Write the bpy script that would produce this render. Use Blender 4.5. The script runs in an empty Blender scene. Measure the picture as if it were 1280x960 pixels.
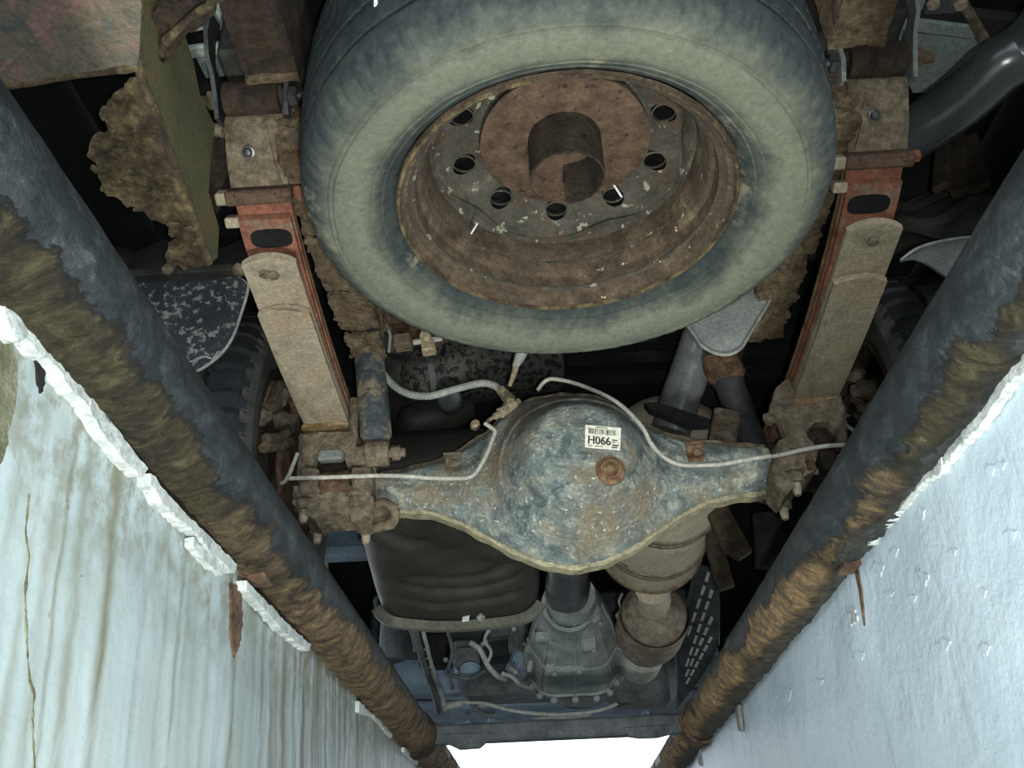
import bpy, math, random
from mathutils import Vector, Matrix, noise

random.seed(7)
PI = math.pi
SC = bpy.context.scene
COL = SC.collection

# ------------------------------------------------------------------ camera
CAM_LOC = Vector((-0.062, 0.0, -0.40))
TH, PS, RO, FPX = math.radians(30.57), math.radians(1.459), math.radians(-2.306), 1131.14
FW = Vector((-math.sin(PS) * math.cos(TH), math.cos(PS) * math.cos(TH), math.sin(TH)))
_r = Vector((math.cos(PS), math.sin(PS), 0)); _u = _r.cross(FW)
RT = _r * math.cos(RO) + _u * math.sin(RO)
UP = -_r * math.sin(RO) + _u * math.cos(RO)
cd = bpy.data.cameras.new('camera'); cam = bpy.data.objects.new('camera', cd); COL.objects.link(cam)
cd.sensor_width = 36; cd.sensor_fit = 'HORIZONTAL'; cd.lens = 36 * FPX / 1280
cd.clip_start = 0.02; cd.clip_end = 200
cam.matrix_world = Matrix(((RT.x, UP.x, -FW.x, CAM_LOC.x), (RT.y, UP.y, -FW.y, CAM_LOC.y), (RT.z, UP.z, -FW.z, CAM_LOC.z), (0, 0, 0, 1)))
SC.camera = cam

def at(px, py, **k):
    """point of the place on the line of sight of a photo pixel, at a given distance (x=, y= or z=)"""
    d = RT * ((px - 640) / FPX) + UP * ((480 - py) / FPX) + FW
    (a, v), = k.items(); i = 'xyz'.index(a)
    return CAM_LOC + d * ((v - CAM_LOC[i]) / d[i])

# ------------------------------------------------------------------ world, lamps, exposure
W = bpy.data.worlds.new('overcast_daylight'); SC.world = W; W.use_nodes = True
wn = W.node_tree.nodes['Background']
wn.inputs[0].default_value = (0.86, 0.93, 1.0, 1); wn.inputs[1].default_value = 1.9

def lamp(name, loc, power, size, color, target=None, kind='POINT', spot=120):
    l = bpy.data.lights.new(name, kind); l.energy = power; l.color = color; l.shadow_soft_size = size
    if kind == 'SPOT': l.spot_size = math.radians(spot); l.spot_blend = 0.9
    o = bpy.data.objects.new(name, l); COL.objects.link(o); o.location = loc
    if target is not None:
        o.rotation_euler = (Vector(target) - Vector(loc)).to_track_quat('-Z', 'Y').to_euler()
    return o
lamp('added_fill_lamp', (0.04, 0.12, -1.15), 70, 0.07, (1.0, 1.0, 0.94), (0.02, 1.2, 0.35), 'SPOT', 130)  # added fill lamp, out of view below the camera, brightens the undersides
lamp('phone_torch', (-0.03, -0.03, -0.43), 24, 0.012, (0.97, 1.0, 0.97), (-0.02, 1.2, 0.18), 'SPOT', 100)
SC.view_settings.view_transform = 'Standard'; SC.view_settings.look = 'None'
SC.view_settings.gamma = 1.0; SC.view_settings.use_curve_mapping = False
SC.view_settings.exposure = 0.55

# ------------------------------------------------------------------ materials
def _ramp(nt, stops, src, interp='LINEAR'):
    r = nt.nodes.new('ShaderNodeValToRGB'); r.color_ramp.interpolation = interp
    e = r.color_ramp.elements
    while len(e) < len(stops): e.new(0.5)
    for i, (p, c) in enumerate(stops):
        e[i].position = p; e[i].color = (c, c, c, 1) if not isinstance(c, tuple) else (*c, 1)
    nt.links.new(src, r.inputs[0]); return r.outputs[0]

def _noise(nt, vec, scale, detail=6, rough=0.6, dist=0.0, stretch=None):
    if stretch:
        m = nt.nodes.new('ShaderNodeMapping'); m.inputs['Scale'].default_value = stretch
        nt.links.new(vec, m.inputs[0]); vec = m.outputs[0]
    n = nt.nodes.new('ShaderNodeTexNoise'); n.inputs['Scale'].default_value = scale
    n.inputs['Detail'].default_value = detail; n.inputs['Roughness'].default_value = rough
    n.inputs['Distortion'].default_value = dist
    nt.links.new(vec, n.inputs['Vector']); return n.outputs['Fac']

def _mix(nt, fac, a, b):
    m = nt.nodes.new('ShaderNodeMix'); m.data_type = 'RGBA'
    nt.links.new(fac, m.inputs[0])
    for s, v in ((6, a), (7, b)):
        if isinstance(v, tuple): m.inputs[s].default_value = (*v, 1)
        else: nt.links.new(v, m.inputs[s])
    return m.outputs[2]

def _math(nt, op, a, b=None, c=None, clamp=False):
    m = nt.nodes.new('ShaderNodeMath'); m.operation = op; m.use_clamp = clamp
    for i, v in enumerate((a, b, c)):
        if v is None: continue
        if isinstance(v, (int, float)): m.inputs[i].default_value = v
        else: nt.links.new(v, m.inputs[i])
    return m.outputs[0]

def _grain(nt, v, c, g, scale):
    f = _ramp(nt, [(0.28, 1 - g), (0.5, 1.0), (0.72, 1 + g * 1.3)], _noise(nt, v, scale, 6, 0.8))
    m = nt.nodes.new('ShaderNodeMix'); m.data_type = 'RGBA'; m.blend_type = 'MULTIPLY'; m.inputs[0].default_value = 1.0
    nt.links.new(c, m.inputs[6]); nt.links.new(f, m.inputs[7]); return m.outputs[2]

def base(name):
    m = bpy.data.materials.new(name); m.use_nodes = True
    nt = m.node_tree; b = nt.nodes['Principled BSDF']
    tc = nt.nodes.new('ShaderNodeTexCoord')
    return m, nt, b, tc.outputs['Object']

def bump(nt, b, h, strength, dist):
    n = nt.nodes.new('ShaderNodeBump'); n.inputs['Strength'].default_value = strength
    n.inputs['Distance'].default_value = dist
    nt.links.new(h, n.inputs['Height']); nt.links.new(n.outputs[0], b.inputs['Normal'])

def mat(name, stops, scale=30, detail=8, rough=0.75, metal=0.0, bmp=0.5, bscale=120, bdist=0.002,
        dust=None, dscale=9, dlo=0.45, dhi=0.62, speck=None, sscale=160, slo=0.66, shi=0.70, stretch=None, dist=0.0, spec=0.3, grain=0.42, gscale=170):
    m, nt, b, v = base(name)
    n = _noise(nt, v, scale, detail, 0.65, dist, stretch)
    c = _ramp(nt, stops, n)
    if dust:
        f = _ramp(nt, [(dlo, 0.0), (dhi, 1.0)], _noise(nt, v, dscale, 9, 0.7))
        c = _mix(nt, f, c, dust)
    if speck:
        f = _ramp(nt, [(slo, 0.0), (shi, 1.0)], _noise(nt, v, sscale, 3, 0.6))
        c = _mix(nt, f, c, speck)
    if grain: c = _grain(nt, v, c, grain, gscale)
    nt.links.new(c, b.inputs['Base Color'])
    b.inputs['Roughness'].default_value = rough; b.inputs['Metallic'].default_value = metal
    b.inputs['Specular IOR Level'].default_value = spec
    if bmp:
        h = _math(nt, 'MULTIPLY_ADD', _noise(nt, v, bscale, 6, 0.75), 0.9, n)
        bump(nt, b, h, min(1.0, bmp * 1.25), bdist * 1.5)
    return m

M = {}
M['rust'] = mat('rust', [(0.28, (0.022, 0.014, 0.010)), (0.45, (0.075, 0.046, 0.028)), (0.6, (0.14, 0.088, 0.052)), (0.75, (0.24, 0.14, 0.07))], 38, bmp=0.9, bdist=0.004, rough=0.9)
M['rust_plate'] = mat('rust_plate', [(0.25, (0.0336, 0.0193, 0.0125)), (0.45, (0.07, 0.044, 0.029)), (0.62, (0.1064, 0.0688, 0.045)), (0.78, (0.14, 0.0935, 0.055))], 45, bmp=0.6, bdist=0.002, rough=0.88, speck=(0.03, 0.02, 0.015), sscale=70, slo=0.63, shi=0.68)
M['rust_dark'] = mat('rust_dark', [(0.3, (0.0108, 0.0078, 0.006)), (0.5, (0.033, 0.024, 0.0162)), (0.72, (0.06, 0.045, 0.027))], 45, bmp=0.8, bdist=0.003, rough=0.9)
M['rust_scale'] = mat('rust_scale', [(0.28, (0.03, 0.022, 0.014)), (0.45, (0.12, 0.09, 0.055)), (0.6, (0.20, 0.155, 0.095)), (0.75, (0.30, 0.24, 0.15))], 55, bmp=1.0, bdist=0.006, rough=0.92, dust=(0.10, 0.055, 0.028), dscale=14, dlo=0.5, dhi=0.65)
M['rust_yellow'] = mat('rust_yellow', [(0.30, (0.022, 0.017, 0.010)), (0.43, (0.10, 0.075, 0.04)), (0.55, (0.20, 0.155, 0.075)), (0.68, (0.29, 0.24, 0.13)), (0.8, (0.38, 0.34, 0.21))], 48, bmp=1.0, bdist=0.005, rough=0.9, dust=(0.055, 0.04, 0.028), dscale=15, dlo=0.44, dhi=0.60)
M['red_primer'] = mat('red_primer', [(0.3, (0.065, 0.032, 0.02)), (0.5, (0.19, 0.072, 0.042)), (0.7, (0.27, 0.12, 0.075))], 28, bmp=0.4, bdist=0.002, rough=0.85, dust=(0.16, 0.12, 0.085), dscale=22, dlo=0.52, dhi=0.64, speck=(0.40, 0.32, 0.24), sscale=190, slo=0.69, shi=0.74)
M['dusty_steel'] = mat('dusty_steel', [(0.3, (0.17, 0.145, 0.10)), (0.5, (0.27, 0.235, 0.165)), (0.7, (0.35, 0.315, 0.235))], 22, bmp=0.35, bdist=0.0015, rough=0.9, dust=(0.25, 0.17, 0.10), dscale=11, dlo=0.52, dhi=0.72, speck=(0.09, 0.06, 0.04), sscale=130, slo=0.66, shi=0.72)
M['dusty_brown'] = mat('dusty_brown', [(0.3, (0.06, 0.048, 0.032)), (0.5, (0.155, 0.125, 0.083)), (0.7, (0.26, 0.22, 0.155))], 50, bmp=0.9, bdist=0.004, rough=0.92)
M['leaf_edge'] = mat('leaf_edge', [(0.3, (0.10, 0.055, 0.025)), (0.5, (0.24, 0.155, 0.07)), (0.7, (0.32, 0.25, 0.15))], 35, bmp=0.5, rough=0.9)
M['black_void'] = mat('black_shade', [(0.3, (0.005, 0.006, 0.006)), (0.7, (0.014, 0.015, 0.015))], 12, bmp=0.2, rough=0.9, spec=0.15)  # near black; the shade of gaps and holes is put into the colour
M['dark_body'] = mat('dark_body', [(0.3, (0.010, 0.011, 0.010)), (0.5, (0.022, 0.023, 0.020)), (0.7, (0.045, 0.045, 0.038))], 14, bmp=0.3, rough=0.85)
M['pale_body'] = mat('pale_body', [(0.3, (0.15, 0.19, 0.17)), (0.6, (0.24, 0.29, 0.26)), (0.75, (0.30, 0.34, 0.29))], 8, bmp=0.1, rough=0.6)
M['olive_panel'] = mat('olive_panel', [(0.3, (0.052, 0.0529, 0.0268)), (0.5, (0.078, 0.0781, 0.0411)), (0.7, (0.0988, 0.0958, 0.0501))], 10, bmp=0.15, rough=0.75, dust=(0.12, 0.080, 0.036), dscale=10, dlo=0.52, dhi=0.70)
M['red_floor'] = mat('red_floor', [(0.3, (0.0647, 0.0786, 0.0649)), (0.46, (0.1618, 0.1346, 0.0974)), (0.56, (0.2263, 0.1301, 0.1123)), (0.72, (0.3235, 0.2133, 0.1729))], 11, bmp=0.5, bdist=0.004, rough=0.85, dist=0.6, dust=(0.085, 0.10, 0.09), dscale=12, dlo=0.5, dhi=0.6)
M['shock_paint'] = mat('shock_paint', [(0.3, (0.026, 0.034, 0.041)), (0.5, (0.048, 0.060, 0.068)), (0.7, (0.12, 0.13, 0.115))], 40, bmp=0.5, rough=0.6, dust=(0.22, 0.18, 0.115), dscale=16, dlo=0.50, dhi=0.58)
M['axle_paint'] = mat('axle_paint', [(0.28, (0.037, 0.047, 0.0448)), (0.42, (0.1111, 0.1447, 0.1441)), (0.54, (0.2131, 0.2531, 0.2323)), (0.66, (0.3891, 0.3977, 0.3043)), (0.78, (0.6669, 0.6509, 0.4645))], 30, bmp=0.9, bdist=0.004, rough=0.5, dust=(0.20, 0.17, 0.115), dscale=8, dlo=0.47, dhi=0.60, speck=(0.50, 0.52, 0.45), sscale=120, slo=0.63, shi=0.68, dist=0.8, grain=0.5, spec=0.45)
M['axle_lip'] = mat('axle_lip', [(0.3, (0.10, 0.09, 0.055)), (0.5, (0.24, 0.22, 0.14)), (0.7, (0.36, 0.34, 0.22))], 40, bmp=0.5, rough=0.85)
M['plug_rust'] = mat('plug_rust', [(0.3, (0.06, 0.035, 0.02)), (0.5, (0.15, 0.085, 0.045)), (0.7, (0.22, 0.16, 0.09))], 80, bmp=0.8, rough=0.9)
M['chrome_pipe'] = mat('chrome_pipe', [(0.3, (0.17, 0.185, 0.19)), (0.7, (0.30, 0.32, 0.32))], 18, bmp=0.06, bscale=60, rough=0.20, metal=0.5, dust=(0.10, 0.105, 0.10), dscale=6, dlo=0.5, dhi=0.75, spec=0.8, grain=0.15)
M['dark_pipe'] = mat('dark_pipe', [(0.3, (0.035, 0.040, 0.042)), (0.7, (0.075, 0.082, 0.082))], 12, bmp=0.08, bscale=60, rough=0.24, metal=0.35, spec=0.8, grain=0.2)
M['dull_pipe'] = mat('dull_pipe', [(0.3, (0.07, 0.08, 0.08)), (0.7, (0.17, 0.18, 0.17))], 16, bmp=0.1, rough=0.38, metal=0.85)
M['muffler'] = mat('muffler', [(0.3, (0.273, 0.2415, 0.1785)), (0.5, (0.378, 0.3413, 0.2625)), (0.7, (0.4515, 0.4095, 0.3255))], 8, bmp=0.15, rough=0.62, metal=0.25)
M['steel_bright'] = mat('steel_bright', [(0.3, (0.42, 0.43, 0.38)), (0.7, (0.62, 0.62, 0.56))], 30, bmp=0.1, rough=0.25, metal=0.5, spec=0.8, grain=0.2)
M['cat'] = mat('cat_brown', [(0.3, (0.065, 0.0546, 0.039)), (0.5, (0.1365, 0.117, 0.0884)), (0.7, (0.221, 0.195, 0.1495))], 40, bmp=0.4, rough=0.7, metal=0.2)
M['plastic'] = mat('black_plastic', [(0.3, (0.016, 0.0167, 0.0143)), (0.55, (0.0303, 0.0303, 0.0247)), (0.75, (0.0518, 0.0495, 0.0399))], 9, bmp=0.2, rough=0.55, speck=(0.28, 0.28, 0.25), sscale=60, slo=0.76, shi=0.79)
M['plastic_lip'] = mat('plastic_lip', [(0.3, (0.072, 0.0765, 0.0585)), (0.7, (0.153, 0.1575, 0.1215))], 20, bmp=0.2, rough=0.6)
M['canister'] = mat('canister', [(0.3, (0.03, 0.031, 0.026)), (0.7, (0.07, 0.07, 0.058))], 7, bmp=0.4, rough=0.7, speck=(0.004, 0.004, 0.004), sscale=75, slo=0.52, shi=0.55)
M['alu'] = mat('cast_alu', [(0.3, (0.12, 0.1434, 0.1373)), (0.5, (0.208, 0.2419, 0.233)), (0.7, (0.304, 0.3405, 0.3328))], 14, bmp=0.4, rough=0.65, metal=0.2)
M['engine_dark'] = mat('engine_dark', [(0.3, (0.0337, 0.0408, 0.0445)), (0.7, (0.1029, 0.1155, 0.1193))], 20, bmp=0.4, rough=0.7)
M['front_dark'] = mat('front_dark', [(0.3, (0.0848, 0.12, 0.1621)), (0.7, (0.1979, 0.2756, 0.342))], 9, bmp=0.3, rough=0.7)  # base colour lifted and blued to imitate daylight glare at the engine end
M['hose_grey'] = mat('hose_grey', [(0.3, (0.20, 0.22, 0.20)), (0.7, (0.36, 0.38, 0.34))], 40, bmp=0.2, rough=0.7)
M['brake_line'] = mat('brake_line', [(0.3, (0.26, 0.26, 0.22)), (0.7, (0.42, 0.41, 0.35))], 60, bmp=0.2, rough=0.6)
M['brass'] = mat('dusty_brass', [(0.3, (0.20, 0.16, 0.10)), (0.7, (0.42, 0.36, 0.25))], 80, bmp=0.5, rough=0.7)
M['heat_shield'] = mat('heat_shield', [(0.3, (0.2275, 0.2616, 0.2616)), (0.5, (0.3412, 0.3754, 0.364)), (0.7, (0.455, 0.4778, 0.4436))], 14, bmp=0.15, rough=0.55, metal=0.3, speck=(0.34, 0.35, 0.31), sscale=90, slo=0.68, shi=0.73)
M['flap'] = mat('mud_flap', [(0.3, (0.010, 0.012, 0.015)), (0.55, (0.022, 0.026, 0.032)), (0.72, (0.06, 0.066, 0.066))], 16, bmp=0.3, rough=0.6, speck=(0.17, 0.18, 0.165), sscale=95, slo=0.545, shi=0.60, grain=0.6)
M['flap_edge'] = mat('flap_edge', [(0.3, (0.16, 0.17, 0.155)), (0.7, (0.34, 0.35, 0.32))], 60, bmp=0.2, rough=0.7)
M['grey_paint'] = mat('grey_paint', [(0.3, (0.10, 0.115, 0.11)), (0.7, (0.20, 0.215, 0.20))], 12, bmp=0.15, rough=0.55)
M['rubber'] = mat('rubber', [(0.3, (0.012, 0.014, 0.017)), (0.6, (0.024, 0.026, 0.030)), (0.78, (0.06, 0.06, 0.055))], 20, bmp=0.3, rough=0.75)
M['rubber_dusty'] = mat('rubber_dusty', [(0.3, (0.035, 0.036, 0.034)), (0.6, (0.075, 0.075, 0.066)), (0.78, (0.12, 0.118, 0.10))], 22, bmp=0.3, rough=0.85)
M['rim_steel'] = mat('rim_steel', [(0.28, (0.0217, 0.0223, 0.0186)), (0.45, (0.0465, 0.0446, 0.0341)), (0.6, (0.0713, 0.0651, 0.0496)), (0.75, (0.1364, 0.1333, 0.1023))], 22, bmp=0.6, bdist=0.002, rough=0.75, dust=(0.065, 0.042, 0.028), dscale=13, dlo=0.48, dhi=0.62, speck=(0.24, 0.235, 0.18), sscale=55, slo=0.62, shi=0.66)
M['rim_rust'] = mat('rim_rust', [(0.28, (0.0245, 0.0192, 0.0136)), (0.45, (0.0665, 0.048, 0.032)), (0.6, (0.1085, 0.08, 0.0528)), (0.75, (0.189, 0.176, 0.112))], 34, bmp=0.7, bdist=0.003, rough=0.85, dust=(0.07, 0.055, 0.04), dscale=12, dlo=0.5, dhi=0.66, speck=(0.42, 0.37, 0.24), sscale=85, slo=0.70, shi=0.74)
M['label_paper'] = mat('label_paper', [(0.3, (0.62, 0.62, 0.50)), (0.7, (0.74, 0.74, 0.62))], 30, bmp=0, rough=0.6)
M['ink'] = mat('ink', [(0.3, (0.03, 0.03, 0.03)), (0.7, (0.05, 0.05, 0.045))], 30, bmp=0, rough=0.7)
M['white_paint'] = mat('white_paint', [(0.3, (0.296, 0.333, 0.3182)), (0.48, (0.444, 0.4884, 0.4736)), (0.7, (0.5476, 0.5772, 0.5624))], 28, bmp=0.5, bdist=0.003, rough=0.6, dust=(0.40, 0.42, 0.36), dscale=26, dlo=0.58, dhi=0.68)
M['mould'] = mat('mould', [(0.3, (0.05, 0.052, 0.03)), (0.5, (0.12, 0.12, 0.07)), (0.7, (0.22, 0.23, 0.17))], 30, bmp=0.6, rough=0.9)
M['cream'] = mat('cream', [(0.3, (0.50, 0.46, 0.26)), (0.7, (0.62, 0.58, 0.36))], 20, bmp=0.1, rough=0.5)
M['white_tape'] = mat('white_tape', [(0.3, (0.50, 0.53, 0.52)), (0.7, (0.68, 0.70, 0.68))], 40, bmp=0.2, rough=0.6)
M['concrete'] = mat('concrete', [(0.3, (0.10, 0.10, 0.09)), (0.7, (0.24, 0.23, 0.21))], 6, bmp=0.4, rough=0.9)

def spare_tire_mat():
    m, nt, b, v = base('dusty_tire_rubber')
    sx = nt.nodes.new('ShaderNodeSeparateXYZ'); nt.links.new(v, sx.inputs[0])
    r = _math(nt, 'SQRT', _math(nt, 'ADD', _math(nt, 'MULTIPLY', sx.outputs[0], sx.outputs[0]), _math(nt, 'MULTIPLY', sx.outputs[1], sx.outputs[1])))
    n1 = _noise(nt, v, 14, 9, 0.7); n2 = _noise(nt, v, 70, 6, 0.65)
    wob = _math(nt, 'MULTIPLY_ADD', _math(nt, 'SUBTRACT', n1, 0.5), 0.085, r)
    f = _ramp(nt, [(0.0, 0.10), (0.14, 0.20), (0.26, 0.60), (0.36, 0.95), (0.58, 0.80), (0.70, 0.42), (0.84, 0.14), (1.0, 0.04)],
              _math(nt, 'DIVIDE', _math(nt, 'SUBTRACT', wob, 0.205), 0.125))
    f = _math(nt, 'ADD', f, _math(nt, 'MULTIPLY', _math(nt, 'SUBTRACT', n2, 0.5), 0.55), clamp=True)
    c = _mix(nt, f, (0.014, 0.022, 0.027), (0.132, 0.145, 0.106))
    c = _grain(nt, v, c, 0.25, 150)
    patch = _ramp(nt, [(0.60, 0.0), (0.66, 1.0)], _noise(nt, v, 8, 8, 0.7))
    c = _mix(nt, _math(nt, 'MULTIPLY', patch, 0.75), c, (0.21, 0.20, 0.135))
    nt.links.new(c, b.inputs['Base Color']); b.inputs['Roughness'].default_value = 0.82
    b.inputs['Specular IOR Level'].default_value = 0.25
    bump(nt, b, _math(nt, 'MULTIPLY_ADD', n2, 0.5, n1), 0.45, 0.003)
    return m
M['spare_tire'] = spare_tire_mat()

def rail_mat(name, ax, az, slope, y0, base_t, band, rust_stops):
    """worn dark paint on the side that faces the cars, flaking rust on the side towards the wall"""
    m, nt, b, v = base(name)
    sx = nt.nodes.new('ShaderNodeSeparateXYZ'); nt.links.new(v, sx.inputs[0])
    t = _math(nt, 'ADD', _math(nt, 'MULTIPLY', sx.outputs[0], ax / 0.045), _math(nt, 'MULTIPLY', sx.outputs[2], az / 0.045))
    more = _math(nt, 'MULTIPLY', _math(nt, 'SUBTRACT', sx.outputs[1], y0), slope)
    more = _math(nt, 'MINIMUM', _math(nt, 'MAXIMUM', more, 0.0), 0.75)
    n1 = _noise(nt, v, 15, 12, 0.75, 0.3); n2 = _noise(nt, v, 34, 11, 0.74, 0.7, (0.8, 1.35, 0.8))
    n3 = _noise(nt, v, 150, 6, 0.75)
    nz = _math(nt, 'ADD', _math(nt, 'MULTIPLY', _math(nt, 'SUBTRACT', n1, 0.5), 2.0), _math(nt, 'MULTIPLY', _math(nt, 'SUBTRACT', _noise(nt, v, 5.5, 4, 0.6), 0.5), 1.5))
    k = _math(nt, 'ADD', _math(nt, 'ADD', t, more), nz)
    mr = nt.nodes.new('ShaderNodeMapRange'); nt.links.new(k, mr.inputs[0])
    mr.inputs[1].default_value = base_t; mr.inputs[2].default_value = base_t + 0.16
    f = mr.outputs[0]
    if band:
        k2 = _math(nt, 'ADD', _math(nt, 'SUBTRACT', t, _math(nt, 'MULTIPLY', more, -0.4)), _math(nt, 'MULTIPLY', nz, -0.8))
        m2 = nt.nodes.new('ShaderNodeMapRange'); nt.links.new(k2, m2.inputs[0])
        for i, q in ((1, band), (2, band + 0.3), (3, 1.0), (4, 0.15)): m2.inputs[i].default_value = q
        f = _math(nt, 'MULTIPLY', f, m2.outputs[0])
    paint = _ramp(nt, [(0.30, (0.004, 0.006, 0.007)), (0.46, (0.010, 0.014, 0.016)), (0.58, (0.022, 0.029, 0.031)), (0.70, (0.075, 0.088, 0.086))], _noise(nt, v, 30, 10, 0.75, 0.5, (1.4, 0.8, 1.4)))
    rust = _ramp(nt, rust_stops, n2)
    olive = _ramp(nt, [(0.32, (0.006, 0.005, 0.0025)), (0.44, (0.022, 0.018, 0.008)), (0.54, (0.050, 0.042, 0.019)), (0.64, (0.090, 0.078, 0.040)), (0.76, (0.22, 0.20, 0.135))], n2)
    hue = _math(nt, 'ADD', _math(nt, 'MULTIPLY', _math(nt, 'SUBTRACT', sx.outputs[1], 0.85), 2.4), _math(nt, 'MULTIPLY', _math(nt, 'SUBTRACT', _noise(nt, v, 8, 6, 0.7), 0.5), 4.0), clamp=True)
    rust = _grain(nt, v, _mix(nt, hue, olive, rust), 0.5, 150)
    c = _mix(nt, f, _grain(nt, v, paint, 0.4, 260), rust)
    nt.links.new(c, b.inputs['Base Color'])
    nt.links.new(_math(nt, 'MULTIPLY_ADD', f, 0.40, 0.50), b.inputs['Roughness'])
    b.inputs['Specular IOR Level'].default_value = 0.3
    h = _math(nt, 'ADD', _math(nt, 'MULTIPLY', n2, _math(nt, 'MULTIPLY_ADD', f, 1.8, 0.08)), _math(nt, 'MULTIPLY', n3, 0.22))
    bump(nt, b, h, 1.0, 0.009)
    return m
M['rail_left'] = rail_mat('rail_rust_brown', -0.77, -0.64, 0.55, 0.75, -0.18, None, [(0.30, (0.018, 0.013, 0.009)), (0.42, (0.07, 0.047, 0.028)), (0.53, (0.15, 0.108, 0.062)), (0.64, (0.25, 0.165, 0.085)), (0.78, (0.36, 0.28, 0.18))])
M['rail_right'] = rail_mat('rail_rust_orange', 0.73, -0.68, 1.0, 0.85, -0.10, 0.38, [(0.30, (0.025, 0.026, 0.022)), (0.40, (0.10, 0.085, 0.055)), (0.50, (0.24, 0.165, 0.085)), (0.62, (0.36, 0.235, 0.11)), (0.78, (0.44, 0.38, 0.26))])

def wall_left_mat():
    m, nt, b, v = base('streaked_pit_wall_paint')
    sx = nt.nodes.new('ShaderNodeSeparateXYZ'); nt.links.new(v, sx.inputs[0])
    y, z = sx.outputs[1], sx.outputs[2]
    s = _math(nt, 'MULTIPLY_ADD', z, 0.2, y)
    wob = _math(nt, 'MULTIPLY', _math(nt, 'SUBTRACT', _noise(nt, v, 9, 4, 0.6), 0.5), 0.030)
    sk = _math(nt, 'ADD', s, wob)
    # paint, cloudy
    n1 = _noise(nt, v, 5, 7, 0.6)
    paint = _ramp(nt, [(0.3, (0.295, 0.366, 0.3782)), (0.5, (0.3717, 0.45, 0.4712)), (0.7, (0.4366, 0.516, 0.5394))], n1)
    # fine drip streaks, many
    cmb = nt.nodes.new('ShaderNodeCombineXYZ'); nt.links.new(sk, cmb.inputs[0]); nt.links.new(_math(nt, 'MULTIPLY', z, 0.05), cmb.inputs[1])
    fine = _noise(nt, cmb.outputs[0], 46, 8, 0.75)
    ff = _ramp(nt, [(0.46, 0.0), (0.58, 0.6), (0.70, 1.0)], fine)
    # far part of the wall is far more stained
    dens = nt.nodes.new('ShaderNodeMapRange'); nt.links.new(y, dens.inputs[0])
    for i, q in ((1, 0.95), (2, 1.30), (3, 0.12), (4, 1.7)): dens.inputs[i].default_value = q
    c = _mix(nt, _math(nt, 'MULTIPLY', ff, dens.outputs[0], clamp=True), paint, (0.115, 0.105, 0.070))
    soft = _ramp(nt, [(0.42, 0.0), (0.62, 0.6)], _noise(nt, cmb.outputs[0], 13, 5, 0.6))
    c = _mix(nt, soft, c, (0.225, 0.26, 0.215))
    # big single drips, each with its own place and width
    A, B = 0.45, 1.95
    def drips(lst):
        st = [(0.0, 0.0)]
        for p, w, k in lst:
            a, c_, e = (p - w - A) / (B - A), (p - A) / (B - A), (p + w - A) / (B - A)
            a = max(a, st[-1][0] + 0.0004)
            st += [(a, 0.0), (c_, k), (e, 0.0)]
        return _ramp(nt, st, _math(nt, 'DIVIDE', _math(nt, 'SUBTRACT', sk, A), B - A))
    d1 = drips([(0.513, .014, .45), (0.540, .008, .65), (0.565, .009, .6), (0.585, .007, .8), (0.612, .012, .85), (0.661, .012, 1.0), (0.733, .007, .5), (0.785, .008, .55), (0.822, .009, .9)])
    d2 = drips([(0.845, .006, .55), (0.905, .006, .6), (0.989, .011, 1.0), (1.10, .012, .8), (1.20, .03, .7), (1.39, .05, .75), (1.56, .02, .5), (1.711, .03, 1.0)])
    dd = _math(nt, 'MAXIMUM', d1, d2)
    edge = _noise(nt, v, 40, 6, 0.7, 0.0, (1, 1, 0.12))
    dd = _math(nt, 'MULTIPLY', dd, _ramp(nt, [(0.33, 0.12), (0.5, 0.75), (0.62, 1.0)], edge), clamp=True)
    c = _mix(nt, dd, c, (0.135, 0.128, 0.075))
    # dirty upper band below the rail
    top = nt.nodes.new('ShaderNodeMapRange'); nt.links.new(_math(nt, 'ADD', z, _math(nt, 'MULTIPLY', _math(nt, 'SUBTRACT', n1, 0.5), 0.12)), top.inputs[0])
    for i, q in ((1, -0.20), (2, -0.05), (3, 0.0), (4, 0.9)): top.inputs[i].default_value = q
    blot = _ramp(nt, [(0.45, 0.0), (0.58, 1.0)], _noise(nt, v, 22, 8, 0.7))
    c = _mix(nt, _math(nt, 'MULTIPLY', top.outputs[0], blot), c, (0.145, 0.145, 0.095))
    pit = _ramp(nt, [(0.70, 0.0), (0.73, 1.0)], _noise(nt, v, 75, 3, 0.6))
    c = _mix(nt, _math(nt, 'MULTIPLY', pit, 0.6), c, (0.10, 0.09, 0.07))
    nt.links.new(c, b.inputs['Base Color']); b.inputs['Roughness'].default_value = 0.5
    bump(nt, b, _math(nt, 'MULTIPLY_ADD', _noise(nt, v, 60, 6, 0.6), 0.5, n1), 0.35, 0.005)
    return m
M['wall_left'] = wall_left_mat()

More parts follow.
